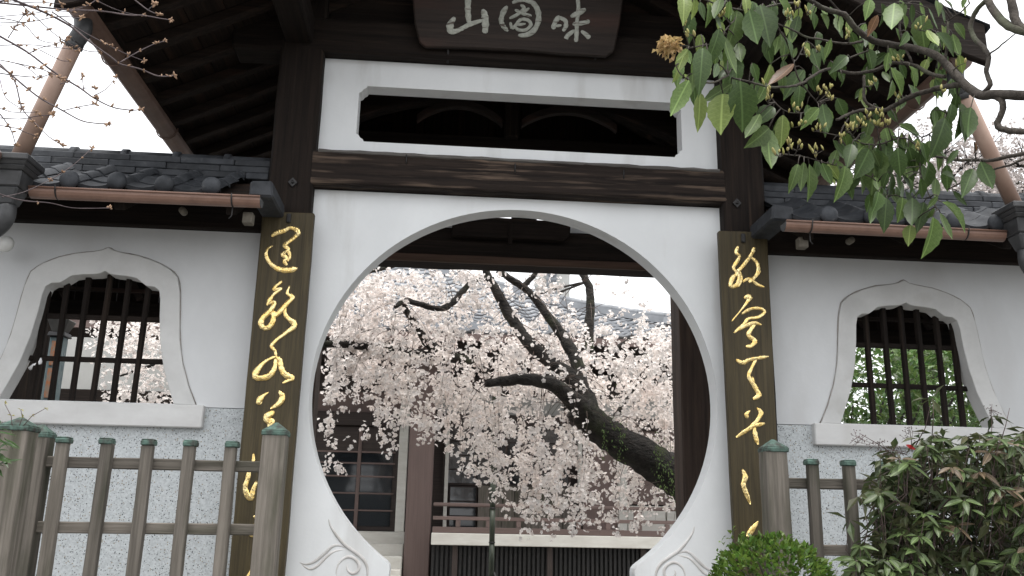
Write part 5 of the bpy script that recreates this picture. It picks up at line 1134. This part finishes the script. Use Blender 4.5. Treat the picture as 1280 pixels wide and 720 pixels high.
for z0_, q in ((1.9, (-15, 40)), (1.7, (-15, 75)), (2.1, (-15, 2)), (1.6, (-15, 130)), (1.5, (-10, 242))):
    p = P(*q, -2.3); MB().tube([(-2.04, -2.3, z0_), (Vector((-2.04, -2.3, z0_)) + p) / 2 + Vector((0, 0, -.02)), p], [.02, .01, .003], 7, jit=.08, rnd=rb).build('branch', M['bare_twig'], bt)

# ------------------------------------------------------------------ clipped box bush
rx = random.Random(21)
bx = thing('box_bush', 'small clipped round green bush at the foot of the right board', 'shrub', (P(968, 700, -1.42).x, -1.42, .95))
bc = P(968, 748, -1.45); kk = pxm(-1.45); lv = []
for _ in range(3800):
    d = Vector((rx.gauss(0, 1), rx.gauss(0, 1), rx.gauss(0, 1))).normalized()
    if d.z < -.5: continue
    lump = 1 + .06 * math.sin(d.x * 9 + 1) * math.cos(d.y * 8 + d.z * 7); r = rx.uniform(.78, 1.0) ** .6 * lump
    lv.append((bc + Vector((d.x * 76 * kk * r, d.y * 64 * kk * r, d.z * 72 * kk * r)), d + Vector((0, 0, .35))))
leaves_mesh(lv, .025, rx, asp=.58, jitter=.5).build('foliage', M['box_leaf'], bx, kind='stuff')
for _ in range(9):
    d = Vector((rx.uniform(-.8, .8), rx.uniform(-.8, .8), rx.uniform(.3, 1))).normalized()
    MB().tube([(bc.x, bc.y, .952), bc, bc + Vector((d.x * 60, d.y * 50, d.z * 58)) * kk], [.012, .008, .002], 6).build('stem', M['green_bark'], bx)
sp = []
for px, py in ((915, 662), (905, 672), (898, 690), (897, 700), (928, 668)):
    for k in range(7): sp.append((P(px + rx.uniform(-3, 3), py + 2 * k, -1.45), (rx.uniform(-1, 1), -.4, .6)))
leaves_mesh(sp, .02, rx, asp=.6).build('stray_shoots', M['box_leaf'], bx, kind='stuff')

# ------------------------------------------------------------------ heavenly bamboo
rn2 = random.Random(44)
nd = thing('nandina_bush', 'leafy bush with narrow green and bronze leaves before the right fence', 'shrub', (1.5, -1.32, .95))
NM = [[leaf_mesh('leaflet', 1, .15 + .014 * v, .3, (.18, .3, .05)[v], .02, NAND[k], v + 5) for v in range(3)] for k in range(3)]
poly = [(1058, 722), (1062, 700), (1085, 668), (1098, 640), (1092, 615), (1088, 590), (1102, 575), (1092, 560), (1130, 562), (1165, 540), (1200, 545), (1235, 535), (1262, 545), (1300, 530), (1300, 722)]
def inside(x, y):
    c = False; j = len(poly) - 1
    for i in range(len(poly)):
        if (poly[i][1] > y) != (poly[j][1] > y) and x < (poly[j][0] - poly[i][0]) * (y - poly[i][1]) / (poly[j][1] - poly[i][1]) + poly[i][0]: c = not c
        j = i
    return c
LF = []; heads = []
ex = [(1165, 498, 1, 1.5), (1142, 608, 1, 1.3), (1105, 640, 1, 1.1), (1135, 680, 2, 1.05), (1180, 640, 1, 1.3), (1230, 600, 1, 1.3), (1255, 620, 1, 1.2), (1100, 700, 1, 1.2), (1240, 650, 0, 1.2), (1200, 600, 0, 1.2), (1240, 520, 0, .9), (1225, 545, 0, 1), (1150, 548, 0, 1), (1180, 548, 0, 1), (1215, 680, 2, .9), (1062, 650, 0, 1.2), (1075, 620, 0, 1)]
for px, py, kd, s in ex: heads.append((px, py, -1.50, kd, s))
while len(heads) < 330:
    px, py = rn2.uniform(1055, 1300), rn2.uniform(525, 722)
    if inside(px, py): heads.append((px, py, rn2.uniform(-1.55, -1.12), rn2.choices((0, 1, 2), (.66, .30, .04))[0], rn2.uniform(.75, 1.15)))
STEM = MB()
for px, py, Y, kd, s in heads:
    c = P(px, py, Y); n = rn2.randint(5, 8); a0 = rn2.uniform(0, 6.28)
    for k in range(n):
        a = a0 + 6.28 * k / n + rn2.uniform(-.3, .3)
        d = Vector((math.cos(a), math.sin(a) * .9, rn2.uniform(-1.0, .3)))
        LF.append((c + d * .006, d.normalized(), rn2.uniform(.048, .076) * s, kd if rn2.random() < .85 else 0, Y))
    STEM.tube([c, c + Vector((rn2.uniform(-.03, .03), rn2.uniform(0, .05), -.10)), c + Vector((rn2.uniform(-.06, .06), rn2.uniform(.04, .1), -.16))], [.0010, .0014, .002], 4)
LF.sort(key=lambda l: l[4]); rest = []
for i, (p, d, L_, kd, Y) in enumerate(LF):
    if i < 300:
        zc = -d; yc = Vector((rn2.uniform(-.4, .4), .8, -1)); yc = (yc - zc * yc.dot(zc)).normalized()
        link('leaflet', NM[kd][i % 3], p, nd, Matrix((yc.cross(zc), yc, zc)).transposed().to_quaternion(), (L_, L_, L_))
    else: rest.append((p, d))
for _ in range(1700):
    px, py = rn2.uniform(1070, 1300), rn2.uniform(550, 722)
    if inside(px, py - 10): rest.append((P(px, py, rn2.uniform(-1.3, -1.05)), (rn2.gauss(0, 1), rn2.gauss(0, 1), rn2.uniform(-1, .3))))
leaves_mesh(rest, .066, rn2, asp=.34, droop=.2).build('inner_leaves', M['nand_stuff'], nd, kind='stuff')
for k in range(12):
    x = 1.25 + k * .075; c = Vector((x + rn2.uniform(-.06, .06), -1.25 + rn2.uniform(-.12, .1), 1.6 + rn2.uniform(-.15, .15)))
    MB().tube([(1.5 + (x - 1.5) * .5, -1.28, .952), (x, -1.27, 1.3), c], [.009, .007, .003], 6).build('stem', M['green_bark'], nd)
for px0, py0, px1, py1 in ((1125, 575, 1075, 542), (1140, 565, 1136, 535), (1235, 540, 1240, 505), (1250, 555, 1262, 510), (1165, 545, 1166, 498)):
    a, b_ = P(px0, py0, -1.4), P(px1, py1, -1.42); STEM.tube([a, (a + b_) / 2 + Vector((.004, 0, .004)), b_], [.002, .0016, .001], 5)
PAN = MB()
for px, py, h in ((1076, 541, 16), (1098, 552, 12), (1136, 537, 14), (1240, 508, 18), (1128, 560, 10), (1108, 560, 10)):
    for k in range(22):
        a = P(px + rn2.gauss(0, 4), py + rn2.uniform(0, h), -1.42 + rn2.uniform(-.02, .02)); b_ = P(px + rn2.gauss(0, 7), py + rn2.uniform(-4, h), -1.42)
        if k % 2: PAN.tube([a, b_], [.0009, .0007], 4)
        PAN.ball(b_, .0022, 5, 3)
PAN.build('dry_panicles', M['panicle'], nd, kind='stuff')
STEM.build('leaf_stalks', M['panicle'], nd, kind='stuff')
p = P(1132, 556, -1.5); zc = -(P(1146, 562, -1.5) - p).normalized(); yc = Vector((.2, 1, -.2)); yc = (yc - zc * yc.dot(zc)).normalized()
link('red_leaf', leaf_mesh('red_leaf', 1, .16, .3, .1, .02, M['red_leaf'], 3), p, nd, Matrix((yc.cross(zc), yc, zc)).transposed().to_quaternion(), (.042, .042, .042))

# ------------------------------------------------------------------ plant at the left edge
fp = thing('dark_fern', 'dark glossy leaved plant at the far left in front of the fence post', 'plant', (P(-20, 600, -1.55).x, -1.55, .95))
FM = [leaf_mesh('frond', 1, .10, .3, .25, .03, M['fern'], s) for s in (1, 2)]
rf = random.Random(4); cx_, cz_ = P(-6, 575, -1.5).x, P(-6, 575, -1.5).z
for k in range(64):
    a = rf.uniform(0, 6.28); d = Vector((math.cos(a), math.sin(a) * .6 - .1, rf.uniform(-.55, .55))).normalized(); L_ = rf.uniform(.05, .085)
    zc = -d; yc = Vector((0, .5, -1)); yc = (yc - zc * yc.dot(zc)).normalized()
    link('frond', FM[k % 2], Vector((cx_ + rf.uniform(-.06, .012), -1.52 + rf.uniform(-.05, .05), cz_ + rf.uniform(-.08, .11))), fp, Matrix((yc.cross(zc), yc, zc)).transposed().to_quaternion(), (L_, L_, L_))
for k in range(5): MB().tube([(cx_ - .05, -1.53, .952), (cx_ - .03 + .01 * k, -1.52, cz_ - .1), (cx_ - .02 + .008 * k, -1.52, cz_ + .08)], [.008, .006, .002], 6).build('stem', M['green_bark'], fp)
vn = thing('vine_sprig', 'thin sprig of small leaves over the left corner post cap', 'sprig', P(18, 536, -1.25))
VT = MB(); vl = []
for pts in ([(16, 540), (14, 520), (6, 505)], [(22, 538), (28, 522), (26, 512)], [(24, 538), (40, 520), (56, 511)]):
    W = [P(x, y, -1.25) for x, y in pts]; VT.tube(W, [.0016, .0013, .001], 5)
    for q in W[1:]:
        for _ in range(3): vl.append((q, (rf.gauss(0, 1), -.5, rf.gauss(.2, .6))))
VT.build('vine_stem', M['panicle'], vn); leaves_mesh(vl, .014, rf, asp=.6).build('vine_leaves', M['young_bud'], vn)
